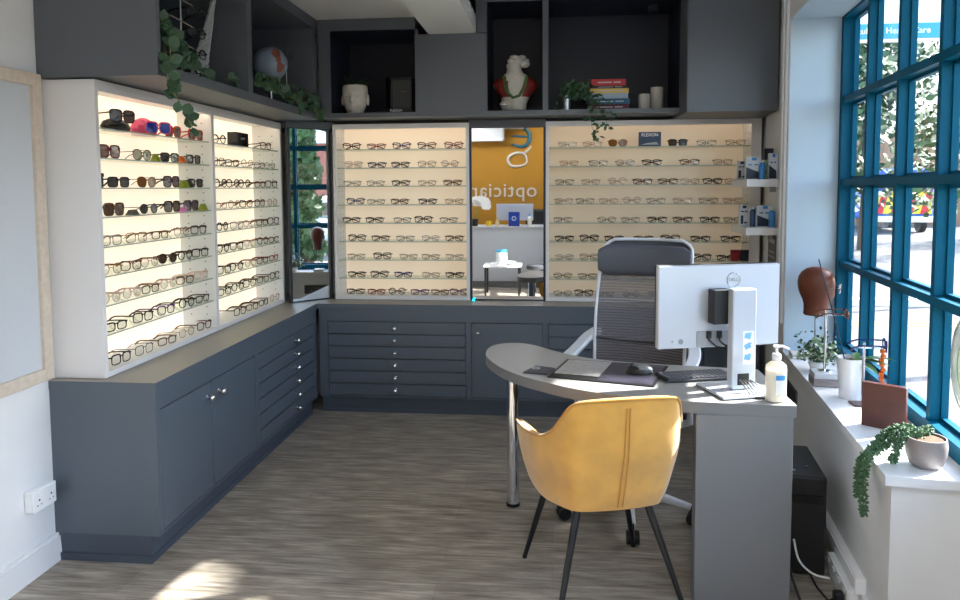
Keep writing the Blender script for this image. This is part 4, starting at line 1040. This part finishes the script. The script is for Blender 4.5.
# acrylic display box
t = thing('display_box', 'clear acrylic display box on a black plinth in the corner niche', 'box', (-1.035, 4.90, ZN))
part(t, 'plinth', MB().box(-.09,.09,-.07,.07,0,.04,.001), 'black_gloss', smooth=False)
text(t, 'lettering', 'FLEXON', .022, 'text_white', (-.02,-.0712,.022))
part(t, 'cover', MB().box(-.088,.088,-.068,-.065,.041,.245).box(-.088,-.085,-.065,.068,.041,.245).box(.085,.088,-.065,.068,.041,.245).box(-.085,.085,-.065,.068,.242,.245), 'acrylic', smooth=False)
part(t, 'backing_card', MB().box(-.055,.06,.0,.004,.041,.235), 'vent_grey', smooth=False)
part(t, 'bracket', MB().tube([(-.04,-.02,.14),(0,-.04,.16),(.045,-.03,.15)], .003, 6), 'steel')
# bust
t = thing('torso_bust', 'white plaster bust with red and green painted collar, head thrown back', 'sculpture', (-.25, 4.88, ZN))
part(t, 'base', MB().box(-.075,.085,-.05,.05,0,.015,.003), 'black')
def ring(c, rx, ry, n=20, tilt=0.): return [Vector((c[0]+rx*math.cos(2*PI*i/n), c[1]+ry*math.sin(2*PI*i/n), c[2]+tilt*math.sin(2*PI*i/n))) for i in range(n)]
bs = MB(); bs.grid([ring((-.01,0,.015),.080,.055,40), ring((-.01,0,.06),.085,.06,40), ring((0,0,.10),.095,.062,40), ring((.0,0,.13),.118,.066,40), ring((.0,0,.155),.140,.068,40), ring((0,0,.18),.150,.068,40), ring((0,0,.205),.142,.066,40), ring((0,0,.225),.118,.062,40), ring((0,0,.24),.088,.056,40), ring((-.005,-.005,.262),.056,.048,40), ring((-.008,-.01,.285),.048,.046,40), ring((-.01,-.014,.315),.050,.048,40)], closed=True, capz=True)
bs.bm.faces.ensure_lookup_table()
for f_ in bs.bm.faces:
    c_ = f_.calc_center_median()
    v_ = abs(c_.x-.005) - (.035 + (c_.z-.11)*.30)
    if .10 < c_.z < .245 and 0 < v_ < .088 : f_.material_index = 1
part(t, 'torso', bs, ['stone_white','red_paint'], 'white torso with red painted shoulders')
hdb = MB(); hdb.ball((.004,-.012,.338), .05, 1.15, 1.0, .74, 3).ball((-.026,-.045,.332), .026, 1, .9, .8, 2).ball((-.008,-.045,.362), .020, 1.5, .9, .7, 2).ball((.06,-.002,.322), .034, 1.1, 1, .8, 2).ball((.075,-.01,.338), .018, 1, 1, 1, 2).ball((.045,-.01,.362), .022, 1.2, 1, .8, 2)
part(t, 'head', hdb, 'stone_white')
part(t, 'painted_trim', MB().tube([(-.072,-.052,.235),(-.066,-.068,.18),(-.05,-.074,.125),(-.012,-.072,.092),(.03,-.074,.105),(.06,-.071,.16),(.078,-.055,.235)], .010, 8), 'green_paint', 'green painted garland')
part(t, 'hand', MB().ball((-.07,-.05,.05), .03, 1.2, .7, .7, 2).tube([(-.09,-.065,.06),(-.05,-.075,.06)], .008, 6).tube([(-.09,-.065,.045),(-.05,-.075,.045)], .008, 6).tube([(-.088,-.063,.03),(-.05,-.073,.03)], .008, 6), 'stone_white')
# trailing plant in tin
t = thing('trailing_plant', 'trailing leafy plant in a small tin spilling over the shelf edge', 'plant', (.085, 4.80, ZN))
part(t, 'pot', MB().lathe([(0,0),(.026,0),(.031,.10),(.033,.102),(.030,.102),(.028,.09),(0,.09)], 24), 'tin')
fo = MB(); sm = MB()
def vine(pts, n, l0, l1, wr=.6, stem=sm, fol=fo, mi=0, jitter=.015):
    P = catmull(pts, 8); stem.tube([tuple(p) for p in P], .0014, 5)
    for i in range(n):
        p = P[int(random.random()*(len(P)-1))]; d_ = Vector((random.gauss(0,1), random.gauss(-.5,.7), random.gauss(-.3,.7)))
        fol.leaf(p + Vector((random.gauss(0,jitter), random.gauss(0,jitter), random.gauss(0,jitter))), d_, (random.gauss(0,.6), -1, random.gauss(.4,.6)), random.uniform(l0,l1), random.uniform(l0,l1)*wr, .2)
for i in range(12):
    a = random.uniform(-.3, .9); vine([(0,0,.10),(.05*a,-.02,.15),(.16*a+.02,-.04+random.uniform(-.02,.05),.10+random.uniform(0,.08))], 18, .026, .042)
vine([(.02,0,.10),(.08,-.03,.14),(.16,-.06,.10),(.17,-.09,.04)], 32, .028, .042)
vine([(.02,0,.10),(.10,-.03,.13),(.15,-.08,.06),(.165,-.10,-.02),(.16,-.105,-.10),(.185,-.10,-.17),(.18,-.10,-.21)], 50, .028, .040)
vine([(.02,0,.10),(.10,-.03,.13),(.18,-.08,.06),(.22,-.10,-.02),(.25,-.105,-.07),(.255,-.1,-.11)], 32, .028, .04)
vine([(.02,0,.10),(.16,-.05,.09),(.25,-.09,.05),(.28,-.10,-.02),(.29,-.1,-.06)], 18, .02, .032)
vine([(0,0,.10),(-.03,-.04,.09),(-.04,-.095,.02),(-.04,-.1,-.06)], 14, .02, .03)
part(t, 'stem', sm, 'leaf_dark'); part(t, 'foliage', fo, 'leaf_euc')
# books
bks = [('book_maroon',.33,.034,'thick maroon book at the bottom of the stack'),('book_blue',.335,.036,'blue book second from the bottom of the stack'),('book_pale',.325,.034,'pale grey blue book in the middle of the stack'),('book_yellow',.318,.030,'yellow book under the black book in the stack'),('book_black',.30,.016,'thin black book just below the top red book'),('book_red',.29,.042,'red book on top of the stack')]
bz = ZN
for i, (m_, w_, h_, lab) in enumerate(bks):
    k = thing('book', lab, 'book', (.36+.006*math.sin(i*2.1), 4.88, bz+.0004), random.uniform(-.05,.05), 'books in the niche')
    w_ *= .78
    part(k, 'cover', MB().box(-w_/2,w_/2,-.10,-.096,0,h_,.001).box(-w_/2,w_/2,-.10,.10,0,.003).box(-w_/2,w_/2,-.10,.10,h_-.003,h_), m_, smooth=False)
    part(k, 'pages', MB().box(-w_/2+.004,w_/2-.004,-.096,.096,.003,h_-.003), 'paper', smooth=False)
    part(k, 'spine_lettering', MB().box(-w_*.3,w_*.1,-.1006,-.1,h_*.4,h_*.6).box(w_*.15,w_*.35,-.1006,-.1,h_*.4,h_*.6), 'text_pale', smooth=False)
    bz += h_ + .0008
for lab, x_, r_, h_ in (('short pale pillar candle beside the books', .595, .038, .105), ('tall pale pillar candle at the end of the bookshelf niche', .665, .041, .15)):
    k = thing('pillar_candle', lab, 'candle', (x_ if r_ < .04 else .68, 4.86 if r_ < .04 else 4.885, ZN), 0, 'pillar candles')
    part(k, 'wax', MB().lathe([(0,0),(r_,0),(r_,h_-.012),(r_*.95,h_),(r_*.8,h_-.006),(r_*.5,h_-.02),(0,h_-.022)], 28), 'candle')
    part(k, 'wick', MB().tube([(0,0,h_-.022),(.002,0,h_-.005),(.0,0,h_+.006)], .0025, 6), 'black')

# niches above the two-bay case
# eyewear rail
t = thing('eyewear_rail', 'upright rail of bare chrome arms holding display glasses in the overhead niche', 'stand', (-1.73, 3.26, ZN))
part(t, 'post', MB().cyl((0,0,.002),(0,0,.54),.006,n=10), 'chrome'); part(t, 'foot', MB().lathe([(0,0),(.05,0),(.05,.006),(0,.01)], 20), 'chrome')
for z_ in (.08,.18,.28,.38,.48): part(t, 'bracket', MB().cyl((-.01,-.08,z_+.012),(.02,.08,z_-.01),.004,n=8), 'chrome')
for i, z_ in enumerate((.06,.16,.26,.36)):
    eyewear('round','black',None,'open',1,(-1.72,3.40,ZN+z_-.03), PI/2-.25, 'black round eyeglasses on the chrome rail, %s from the rail foot' % ORD[i], 'eyewear on the rail')
# wing
t = thing('wing_sculpture', 'tall white feathered wing sculpture in the overhead niche', 'sculpture', (-1.80, 3.53, ZN-.02), math.radians(27))
wg = MB()
for k in range(2):
    for i in range(14):
        q = i/13; e_ = Vector((.06+.04*q**1.4-.026*k*(1-.6*q), .004-.010*k, .12+.36*q-.012*k))
        d_ = Vector((-.95+.65*q, -.04, -.75-.1*q)).normalized(); l_ = (.175-.06*k)*(1-.72*q)
        wg.tube([e_, e_+d_*l_*.35, e_+d_*l_*.8, e_+d_*l_], [.008,.011,.009,.003], 7)
wg.tube([(.02,.006,.03),(.045,.008,.12),(.062,.010,.24),(.082,.010,.36),(.094,.008,.46),(.092,0,.50)], [.012,.012,.011,.009,.007,.003], 8)
part(t, 'feathers', wg, 'wing_white'); part(t, 'foot', MB().box(-.03,.03,-.03,.03,0,.05,.006), 'wing_white')
# globe
t = thing('desk_globe', 'pale blue globe with brown continents on a small stand in the niche', 'globe', (-1.74, 4.36, ZN))
part(t, 'sphere', MB().ball((0,0,.27), .105, sub=4), 'globe_sea')
ld = MB()
def land(lat, lon, rl, n=14, seed=0):
    random.seed(seed); pts = []
    for i in range(n):
        a = 2*PI*i/n; r_ = rl*random.uniform(.7,1.2); la = lat + r_*math.sin(a)*1.3; lo_ = lon + r_*math.cos(a)
        pts.append((la, lo_))
    c_ = Vector((math.cos(lat)*math.cos(lon), math.cos(lat)*math.sin(lon), math.sin(lat)))*.1065 + Vector((0,0,.27)); cv = ld.bm.verts.new(c_)
    vs = [ld.bm.verts.new(Vector((math.cos(la)*math.cos(lo_), math.cos(la)*math.sin(lo_), math.sin(la)))*.1058 + Vector((0,0,.27))) for la, lo_ in pts]
    md = [ld.bm.verts.new((v.co-Vector((0,0,.27)) + c_-Vector((0,0,.27))).normalized()*.1062 + Vector((0,0,.27))) for v in vs]
    for i in range(n):
        ld.bm.faces.new((cv, md[i], md[(i+1) % n])); ld.bm.faces.new((md[i], vs[i], vs[(i+1) % n], md[(i+1) % n]))
land(.45,-.75,.35,seed=1); land(-.3,-.55,.28,seed=2); land(.1,.5,.3,seed=3); land(.6,.3,.25,seed=4)
random.seed(11)
part(t, 'continents', ld, 'globe_land', 'brown continents')
part(t, 'meridian', MB().tube([(0, .112*math.sin(a), .27+.112*math.cos(a)) for a in [PI*i/16 for i in range(17)]], .004, 6), 'steel')
part(t, 'stand', MB().lathe([(0,0),(.065,0),(.06,.012),(.015,.02),(.01,.10),(.02,.155),(0,.16)], 20), 'steel')
t = thing('eyewear_stand', 'thin chrome stand with clear glasses near the corner of the overhead niche', 'stand', (-1.72, 4.70-.12, ZN))
part(t, 'post', MB().cyl((0,0,.002),(0,0,.36),.004,n=8), 'chrome'); part(t, 'foot', MB().lathe([(0,0),(.04,0),(.04,.005),(0,.008)], 16), 'chrome'); part(t, 'bracket', MB().cyl((-.0,-.12,.355),(.0,.06,.355),.004,n=8), 'chrome')
eyewear('round','silver',None,'open',0,(-1.70,4.56,ZN+.33), PI/2-.2, 'silver round eyeglasses on the thin stand near the overhead corner', 'eyewear on the rail')
# eucalyptus
def garland(label, loc, vines, l0=.04, l1=.058):
    k = thing('eucalyptus_garland', label, 'plant', loc); f_ = MB(); s2 = MB()
    for pts, n in vines:
        P = catmull(pts, 8); s2.tube([tuple(p) for p in P], .002, 5)
        for i in range(n):
            q = (i+.5)/n; p = P[min(len(P)-1, int(q*(len(P)-1)))]
            d_ = Vector((random.gauss(.4,.5), random.gauss(0,.8), random.gauss(-.1,.6))); l_ = random.uniform(l0, l1)
            f_.leaf(p, d_, (1, random.gauss(-.8,.4), random.gauss(.2,.4)), l_, l_*random.uniform(.75,.95), .12)
    part(k, 'stem', s2, 'stem_tan'); part(k, 'foliage', f_, 'leaf_euc')
garland('eucalyptus garland hanging over the near end of the overhead cabinet', (-1.548, 2.79, ZN),
  [([(-.03,.03,.19),(-.02,.06,.14),(.01,.02,.06),(.025,-.02,-.04),(.03,.0,-.11),(.04,.06,-.18),(.05,.11,-.25)], 36), ([(-.04,.04,.18),(-.03,.10,.13),(-.01,.14,.08),(.02,.12,.02)], 30), ([(-.02,.04,.14),(0,.1,.10),(.01,.2,.05)], 20), ([(0,.0,.05),(.03,-.04,-.03),(.035,-.06,-.08)], 6),
   ([(-.03,.1,.10),(-.05,.25,.05),(-.05,.42,.03),(-.06,.55,.03)], 14)])
garland('eucalyptus sprigs along the niche edge in front of the globe', (-1.545, 3.60, ZN+.02),
  [([(-.08,-.1,.03),(-.05,.1,.05),(-.03,.3,.05),(-.03,.5,.05),(-.03,.68,.03)], 40), ([(-.05,.2,.07),(-.04,.4,.09),(-.05,.6,.06)], 22), ([(-.03,.55,.03),(.03,.62,.0),(.04,.63,-.06)], 8)], .04, .055)
garland('dark eucalyptus bunch in the far corner of the overhead niche', (-1.545, 4.52, ZN+.01),
  [([(-.12,-.12,.02),(-.06,.0,.10),(-.02,.08,.09),(.01,.10,.02),(.03,.11,-.04)], 26), ([(-.05,-.05,.04),(-.02,.05,.04),(.02,.06,-.02),(.03,.05,-.06)], 14), ([(-.1,.02,.03),(-.08,.0,.14)], 8)], .035, .05)
# ------------------------------------------------------------------ far side of the room, seen in the tall mirror
t = thing('reception_counter', 'long white reception counter before the yellow wall', 'counter', (-1.0, -1.15, 0))
part(t, 'front_panel', MB().box(-.98,1.2,-.03,0,.10,.93), 'counter_white', smooth=False); part(t, 'top', MB().box(-1.0,1.22,-.55,.03,.93,.955,.002), 'counter_white', smooth=False); part(t, 'plinth', MB().box(-.98,1.2,-.03,-.012,0,.10), 'vent_grey', smooth=False)
part(t, 'side_panel', MB().box(1.17,1.2,-.55,-.03,0,.93), 'counter_white', smooth=False)
# wall sign
sg_ = thing('wall_sign', 'raised lettering sign on the yellow wall', 'sign', (-.20, FY+.002, 0))
text(sg_, 'lettering', 'opticians', .345, 'letter_grey', (-.74,.012,1.50), (PI/2,0,PI), extrude=.01, space=1.08)
gm = MB()
def ribbon(pts, w0, z_off=0.):
    P = catmull(pts, 6); n = len(P); gm.tube([tuple(p) for p in P], [max(.004, w0*(.35+.65*math.sin(PI*(.08+.84*i/(n-1))))) for i in range(n)], 8)
gl = [(-.02,.012,1.93),(-.06,.012,2.06),(-.19,.012,2.09),(-.32,.012,2.04),(-.35,.012,1.95),(-.29,.012,1.87),(-.17,.012,1.86),(-.06,.012,1.89),(-.02,.012,1.95)]
gl = [(x-.22,y,z+.06) for x,y,z in gl]
ribbon(gl, .024); ribbon([(-.30,.012,2.14),(-.23,.012,2.19),(-.17,.012,2.26)], .02)
part(sg_, 'emblem', gm, 'letter_grey', 'pale looped emblem')
gm = MB(); ribbon([(-.50,.012,2.30),(-.38,.012,2.26),(-.26,.012,2.28),(-.20,.012,2.38),(-.22,.012,2.50),(-.32,.012,2.58),(-.46,.012,2.56)], .034); ribbon([(-.52,.012,2.44),(-.36,.012,2.43),(-.22,.012,2.42)], .018)
part(sg_, 'emblem', gm, 'teal', 'teal looped emblem')
t = thing('air_conditioner', 'white wall air conditioner high on the yellow wall', 'air conditioner', (-1.25, FY, 2.46))
part(t, 'housing', MB().box(-.42,.42,0,.2,-.11,.15,.02), 'pot_white'); part(t, 'flap', MB().box(-.4,.4,.15,.21,-.115,-.09,.004), 'pot_white')
t = thing('monitor', 'pale monitor back on the reception counter', 'monitor', (-.60, -1.45, .956)); part(t,'back_shell',MB().box(-.29,.29,0,.03,.08,.34,.004),'monitor_silver'); part(t,'column',MB().box(-.03,.03,-.04,0,.0,.25),'monitor_silver'); part(t,'base',MB().box(-.1,.1,-.12,.06,0,.012,.003),'monitor_silver')
t = thing('gift_bag', 'blue carrier box standing on the reception counter', 'box', (-.60, -1.24, .956)); part(t,'bag_body',MB().box(-.085,.085,-.05,.05,0,.22,.003),'blue_box'); part(t,'emblem',MB().tube([(.03*math.cos(2*PI*i/16),.051,.12+.03*math.sin(2*PI*i/16)) for i in range(16)],.005,5,closed=True),'text_white')
t = thing('sanitiser_bottle', 'clear pump bottle on the reception counter', 'bottle', (-.36,-1.24,.956)); part(t,'bottle',MB().lathe([(0,0),(.035,0),(.035,.13),(.012,.15),(0,.15)],20),'bottle_clear'); part(t,'pump',MB().lathe([(.014,.15),(.014,.18),(.005,.18),(.005,.21),(0,.21)],14),'label_blue')
t = thing('mug', 'yellow mug on the reception counter', 'mug', (-1.0,-1.24,.956)); part(t,'cup',MB().lathe([(0,0),(.04,0),(.042,.08),(.038,.08),(.036,.01),(0,.01)],20),'yellow_mug'); part(t,'handle',MB().tube([(.04,0,.065),(.062,0,.055),(.062,0,.03),(.04,0,.02)],.005,6),'yellow_mug')
t = thing('figurine', 'small tan figurine on the reception counter', 'ornament', (-.86,-1.24,.956)); part(t,'body',MB().lathe([(0,0),(.03,0),(.036,.03),(.028,.07),(.015,.09),(.022,.11),(.018,.135),(0,.145)],16),'ornament_tan')
t = thing('potted_orchid', 'white flowering orchid on the reception counter', 'plant', (-1.22,-1.25,.956)); part(t,'pot',MB().lathe([(0,0),(.05,0),(.06,.11),(.055,.11),(.05,.1),(0,.1)],20),'black')
fl = MB(); stq = MB()
for j in range(3):
    P = catmull([(0,0,.1),(.02+.03*j,.0,.3),(.04*j,.03,.42),(.10+.05*j,.05,.40),(.16+.03*j,.06,.30)],6); stq.tube([tuple(p) for p in P],.004,6)
    for p in P[8::2]:
        for a in range(5): fl.leaf(p,(math.cos(a*1.257),.3,math.sin(a*1.257)),(0,1,0),.05,.045,.1)
part(t,'stem',stq,'leaf_orchid'); part(t,'flowers',fl,'petal')
t = thing('office_chair', 'dark high-back chair behind the reception counter', 'chair', (-.18,-1.95,0)); part(t,'backrest',MB().box(-.27,.27,0,.07,.55,1.2,.04,seg=3),'black'); part(t,'seat',MB().box(-.26,.26,.05,.5,.45,.53,.03,seg=2),'black'); part(t,'gas_lift',MB().cyl((0,.25,.05),(0,.25,.46),.03),'black'); part(t,'base',MB().cyl((-.28,.25,.05),(.28,.25,.05),.025).cyl((0,-.03,.05),(0,.53,.05),.025),'black')
t = thing('side_table', 'low white side table with dark legs before the reception counter', 'table', (-.72,-.40,0))
part(t,'table_top',MB().box(-.27,.27,-.2,.2,.42,.445,.003),'pot_white')
for x_ in (-.24,.24):
    for y_ in (-.17,.17): part(t,'leg',MB().box(x_-.014,x_+.014,y_-.014,y_+.014,0,.42),'black')
t = thing('wipes_tub', 'white tub of wipes with a cyan lid on the side table', 'tub', (-.74,-.40,.4755)); part(t,'tub',MB().lathe([(0,0),(.085,0),(.085,.15),(0,.15)],24),'pot_white'); part(t,'lid',MB().lathe([(.088,.15),(.088,.178),(0,.18)],24),'lid_cyan')
for j,(x_,m_,lab,zz) in enumerate(((-.78,'book_pale','grey magazine under the wipes tub',.4455),(-.68,'book_maroon','maroon magazine between the grey one and the tub',.4605))):
    k = thing('magazine', lab, 'magazine', (x_,-.42,zz), .15*j, 'magazines on the side table'); part(k,'cover',MB().box(-.12,.12,-.15,.15,0,.0035),m_); part(k,'pages',MB().box(-.118,.118,-.148,.148,.0036,.0145),'paper')
t = thing('round_stool', 'round grey stool before the reception counter', 'stool', (-.18,-.55,0)); part(t,'seat',MB().lathe([(0,.36),(.2,.36),(.21,.38),(.2,.42),(0,.425)],28),'chair_fabric')
for a in range(3): part(t,'leg',MB().tube([(.12*math.cos(a*2.1),.12*math.sin(a*2.1),.37),(.17*math.cos(a*2.1),.17*math.sin(a*2.1),0)],[.02,.014],10),'black')
# fill panels added on the unseen ceiling to brighten the room
for i,(x_,y_) in enumerate(((.1,-1.6),(.1,.2),(-1.4,-1.6))):
    zc = H_HIGH if x_ > -.5 else H_LOW
    k = thing('added_fill_panel', ['added flat fill panel above the reception counter','added flat fill panel above the entrance side','added flat fill panel on the low ceiling'][i], 'light', (x_,y_,zc-.002), 0, 'added fill panels')
    part(k,'frame',MB().box(-.3,.3,-.3,.3,-.02,-.001,.002),'white_trim'); part(k,'diffuser',MB().box(-.28,.28,-.28,.28,-.022,-.0201),'fill_panel_glow')

# ------------------------------------------------------------------ outside
g = struct('street_ground', MB().box(1.9, 90, -40, 90, -.3, -.15), 'asphalt'); 
struct('kerb', MB().box(3.2, 14, 10.6, 10.75, -.15, -.05).box(14, 40, 10.6, 10.75, -.15, -.05), 'fascia_white')
struct('road_marking', MB().box(3.0, 40, 9.3, 9.38, -.15, -.145).box(3.0, 40, 9.1, 9.18, -.15, -.145), 'yellow_line')
def tree(label, x, y, h, r, seed, n=5000, bl=None):
    random.seed(seed)
    k = thing('tree', label, 'tree', (x, y, -.15), 0, 'street trees')
    part(k, 'trunk', MB().tube([(0,0,0),(.05,0,h*.3),(0,.1,h*.6)], [.16,.12,.07], 10), 'bark')
    f_ = MB(); bl = bl or [(Vector((random.gauss(0,r*.45), random.gauss(0,r*.45), h*random.uniform(.35,.95))), r*random.uniform(.35,.6)) for _ in range(16)]
    for i in range(n):
        c_, rr = random.choice(bl); v = Vector((random.gauss(0,1), random.gauss(0,1), random.gauss(0,1))).normalized()*rr*random.uniform(.6,1.05)
        p = c_ + v; d_ = Vector((random.gauss(0,1), random.gauss(0,1), random.gauss(0,1))).normalized(); e_ = d_.orthogonal(); s_ = random.uniform(.07,.16)
        n0 = len(f_.bm.faces); f_.bm.faces.new([f_.bm.verts.new(p+d_*s_), f_.bm.verts.new(p+e_*s_*.6), f_.bm.verts.new(p-d_*s_), f_.bm.verts.new(p-e_*s_*.6)])
    part(k, 'foliage', f_, 'tree_leaf', smooth=False)
tree('leafy street tree behind the blue sign board', 8.2, 20, 5.6, 2.6, 21, 6000)
tree('tall leafy tree behind the brick house', 18.5, 46, 9.0, 4.0, 22, 6000)
tree('tree over the pavement opposite the window', 17.5, 24, 6.4, 2.9, 23, 5000)
tree('tree by the far kerb opposite the window', 23.0, 17, 6.2, 2.8, 24, 5000)
tree('ivy covered tree seen in the angled mirror through the window', 9.2, 1.42, 4.6, .55, 25, 4500, [(Vector((random.gauss(0,.16), random.gauss(0,.16), .4+.3*i)), .3) for i in range(15)])
t = thing('brick_wall', 'red brick building across the road seen in the angled mirror', 'wall', (20, 1, -.15))
part(t, 'facade', MB().box(0,.4,-9,9,0,3.4), 'red_brick', smooth=False); part(t, 'parapet', MB().box(-.1,.5,-9,9,3.4,6.0), 'fascia_white', smooth=False)
t = thing('parked_car', 'white car parked across the road seen in the angled mirror', 'car', (12.5, 1.6, -.15))
part(t, 'body', MB().box(-.9,.9,-2.1,2.1,.35,.95,.12,seg=3).box(-.8,.8,-1.2,1.3,.95,1.5,.2,seg=3), 'van_white')
part(t, 'side_window', MB().box(-.83,-.79,-.95,1.05,1.02,1.35,.01), 'black_gloss')
for x_ in (-.85,.85):
    for y_ in (-1.3,1.3): part(t, 'wheel', MB().cyl((x_-.09,y_,.32),(x_+.09,y_,.32),.32,n=20), 'black')
t = thing('brick_house', 'tan brick house across the road beyond the trees', 'house', (17.2, 33, -.15))
part(t, 'wall', MB().box(-4,4,0,6,0,4.2), 'brick', smooth=False); part(t, 'roof', MB().hexa([(-4.3,-.3,4.2),(4.3,-.3,4.2),(4.3,6.3,4.2),(-4.3,6.3,4.2),(-4.3,2.8,6.4),(4.3,2.8,6.4),(4.3,3.2,6.4),(-4.3,3.2,6.4)]), 'vent_grey', smooth=False)
for x_ in (-2.4, 1.6): part(t, 'window', MB().box(x_,x_+1.1,-.03,.0,1.2,2.5), 'picture_mount', smooth=False)
t = thing('sign_board', 'white fascia board with a blue lettered band outside the window', 'sign', (5.2, 11.5, 0))
part(t, 'board', MB().box(-1.2,2.4,0,.08,3.70,5.0), 'fascia_white', smooth=False); part(t, 'band', MB().box(-1.2,2.4,-.02,0,3.745,3.965), 'fascia_blue', 'blue band', smooth=False)
text(t, 'lettering', 'Ocular & Health Care', .128, 'text_white', (-.20,-.026,3.855), extrude=.004)
for x_ in (-1.1, 2.3): part(t, 'post', MB().cyl((x_,.04,-.15),(x_,.04,3.70),.05), 'steel')
tree('unseen tall tree with its crown shaped to block sun', 10.0, 9.4, 9.5, 2.0, 26, 4600,
     [(Vector(c_)+Vector((.15,-.33,0))-Vector((10.0,9.4,-.15)), r_) for c_, r_ in (((9.15,7.5,8),.2),((9.5,7.5,8),.2),((9.85,7.47,8),.22),((10.2,7.5,8),.22),((8.98,7.34,8),.13),((9.1,7.85,8.2),.3),((9.6,7.9,8.3),.35),((10.1,7.9,8.0),.4),((9.6,8.5,8.4),.6),((10.1,8.9,8.6),.6),((10.5,8.5,7.8),.6),((9.8,9.3,7.8),.7))])  # out of view; leaf clumps placed to keep sun off parts of floor and desk
t = thing('parked_van', 'van with red and yellow chevrons on its rear parked in the road', 'van', (12.4, 27, -.15), -.1)
part(t, 'body', MB().box(-1,1,0,5,.45,2.3,.12,seg=3), 'van_blue'); part(t, 'rear_panel', MB().box(-.92,.92,-.012,0,.7,1.5), 'van_yellow', smooth=False)
ch = MB()
for i in range(4):
    x_ = -.9+.48*i; ch.hexa([(x_,-.02,.7),(x_+.22,-.02,.7),(x_+.22,-.012,.7),(x_,-.012,.7),(x_+.2,-.02,1.5),(x_+.42,-.02,1.5),(x_+.42,-.012,1.5),(x_+.2,-.012,1.5)])
part(t, 'chevrons', ch, 'van_red', smooth=False); part(t, 'bumper', MB().box(-.95,.95,-.1,0,.4,.62,.02), 'van_white'); part(t, 'rear_window', MB().box(-.8,.8,-.013,0,1.6,2.1), 'black_gloss')
for x_ in (-.9,.9):
    for y_ in (.9,4.1): part(t, 'wheel', MB().cyl((x_-.1,y_,.33),(x_+.1,y_,.33),.33,n=20), 'black')
random.seed(3)

# ------------------------------------------------------------------ light, sky, camera
w = bpy.data.worlds.new('sky'); bpy.context.scene.world = w; w.use_nodes = True
nt = w.node_tree; bg = nt.nodes['Background']; sk = nt.nodes.new('ShaderNodeTexSky')
SUN_EL, SUN_AZ = 36., 67.     # azimuth measured from +Y towards +X
try:
    sk.sky_type = 'NISHITA'; sk.sun_disc = False; sk.sun_elevation = math.radians(SUN_EL); sk.sun_rotation = math.radians(SUN_AZ)
except Exception: pass
cl = nt.nodes.new('ShaderNodeMix'); cl.data_type = 'RGBA'; cl.inputs[0].default_value = .5; cl.inputs[7].default_value = (1.0,.96,.88,1)   # thin bright cloud over blue sky
nt.links.new(sk.outputs[0], cl.inputs[6]); nt.links.new(cl.outputs[2], bg.inputs['Color']); bg.inputs['Strength'].default_value = 1.25
su = bpy.data.lights.new('sun', 'SUN'); su.energy = 17; su.angle = math.radians(.6); su.color = (1,.95,.86)
so_ = bpy.data.objects.new('sun', su); C.objects.link(so_)
dirv = Vector((math.sin(math.radians(SUN_AZ))*math.cos(math.radians(SUN_EL)), math.cos(math.radians(SUN_AZ))*math.cos(math.radians(SUN_EL)), math.sin(math.radians(SUN_EL))))
so_.rotation_euler = dirv.to_track_quat('Z','Y').to_euler(); so_.location = dirv*20

f, cy = 720., 236.
yaw, ph, roll = math.atan(73/f), math.atan(48/f), .0054
F = Vector((-math.sin(yaw)*math.cos(ph), math.cos(yaw)*math.cos(ph), -math.sin(ph)))
R0 = Vector((math.cos(yaw), math.sin(yaw), 0)); U0 = R0.cross(F)
R = R0*math.cos(roll) - U0*math.sin(roll); UP = R.cross(F)
cd = bpy.data.cameras.new('camera'); cd.sensor_width = 36; cd.lens = f/960*36; cd.shift_y = -(300-cy)/960; cd.clip_start = .05
co = bpy.data.objects.new('camera', cd); C.objects.link(co)
co.matrix_world = Matrix(((R.x,UP.x,-F.x,0),(R.y,UP.y,-F.y,0),(R.z,UP.z,-F.z,1.55),(0,0,0,1)))
sc = bpy.context.scene; sc.camera = co
sc.view_settings.view_transform = 'Standard'; sc.view_settings.look = 'None'; sc.view_settings.gamma = 1; sc.view_settings.exposure = 0.93
cy_ = sc.cycles; cy_.use_denoising = True; cy_.max_bounces = 10; cy_.diffuse_bounces = 5; cy_.glossy_bounces = 5; cy_.transparent_max_bounces = 24; cy_.caustics_reflective = False; cy_.caustics_refractive = False
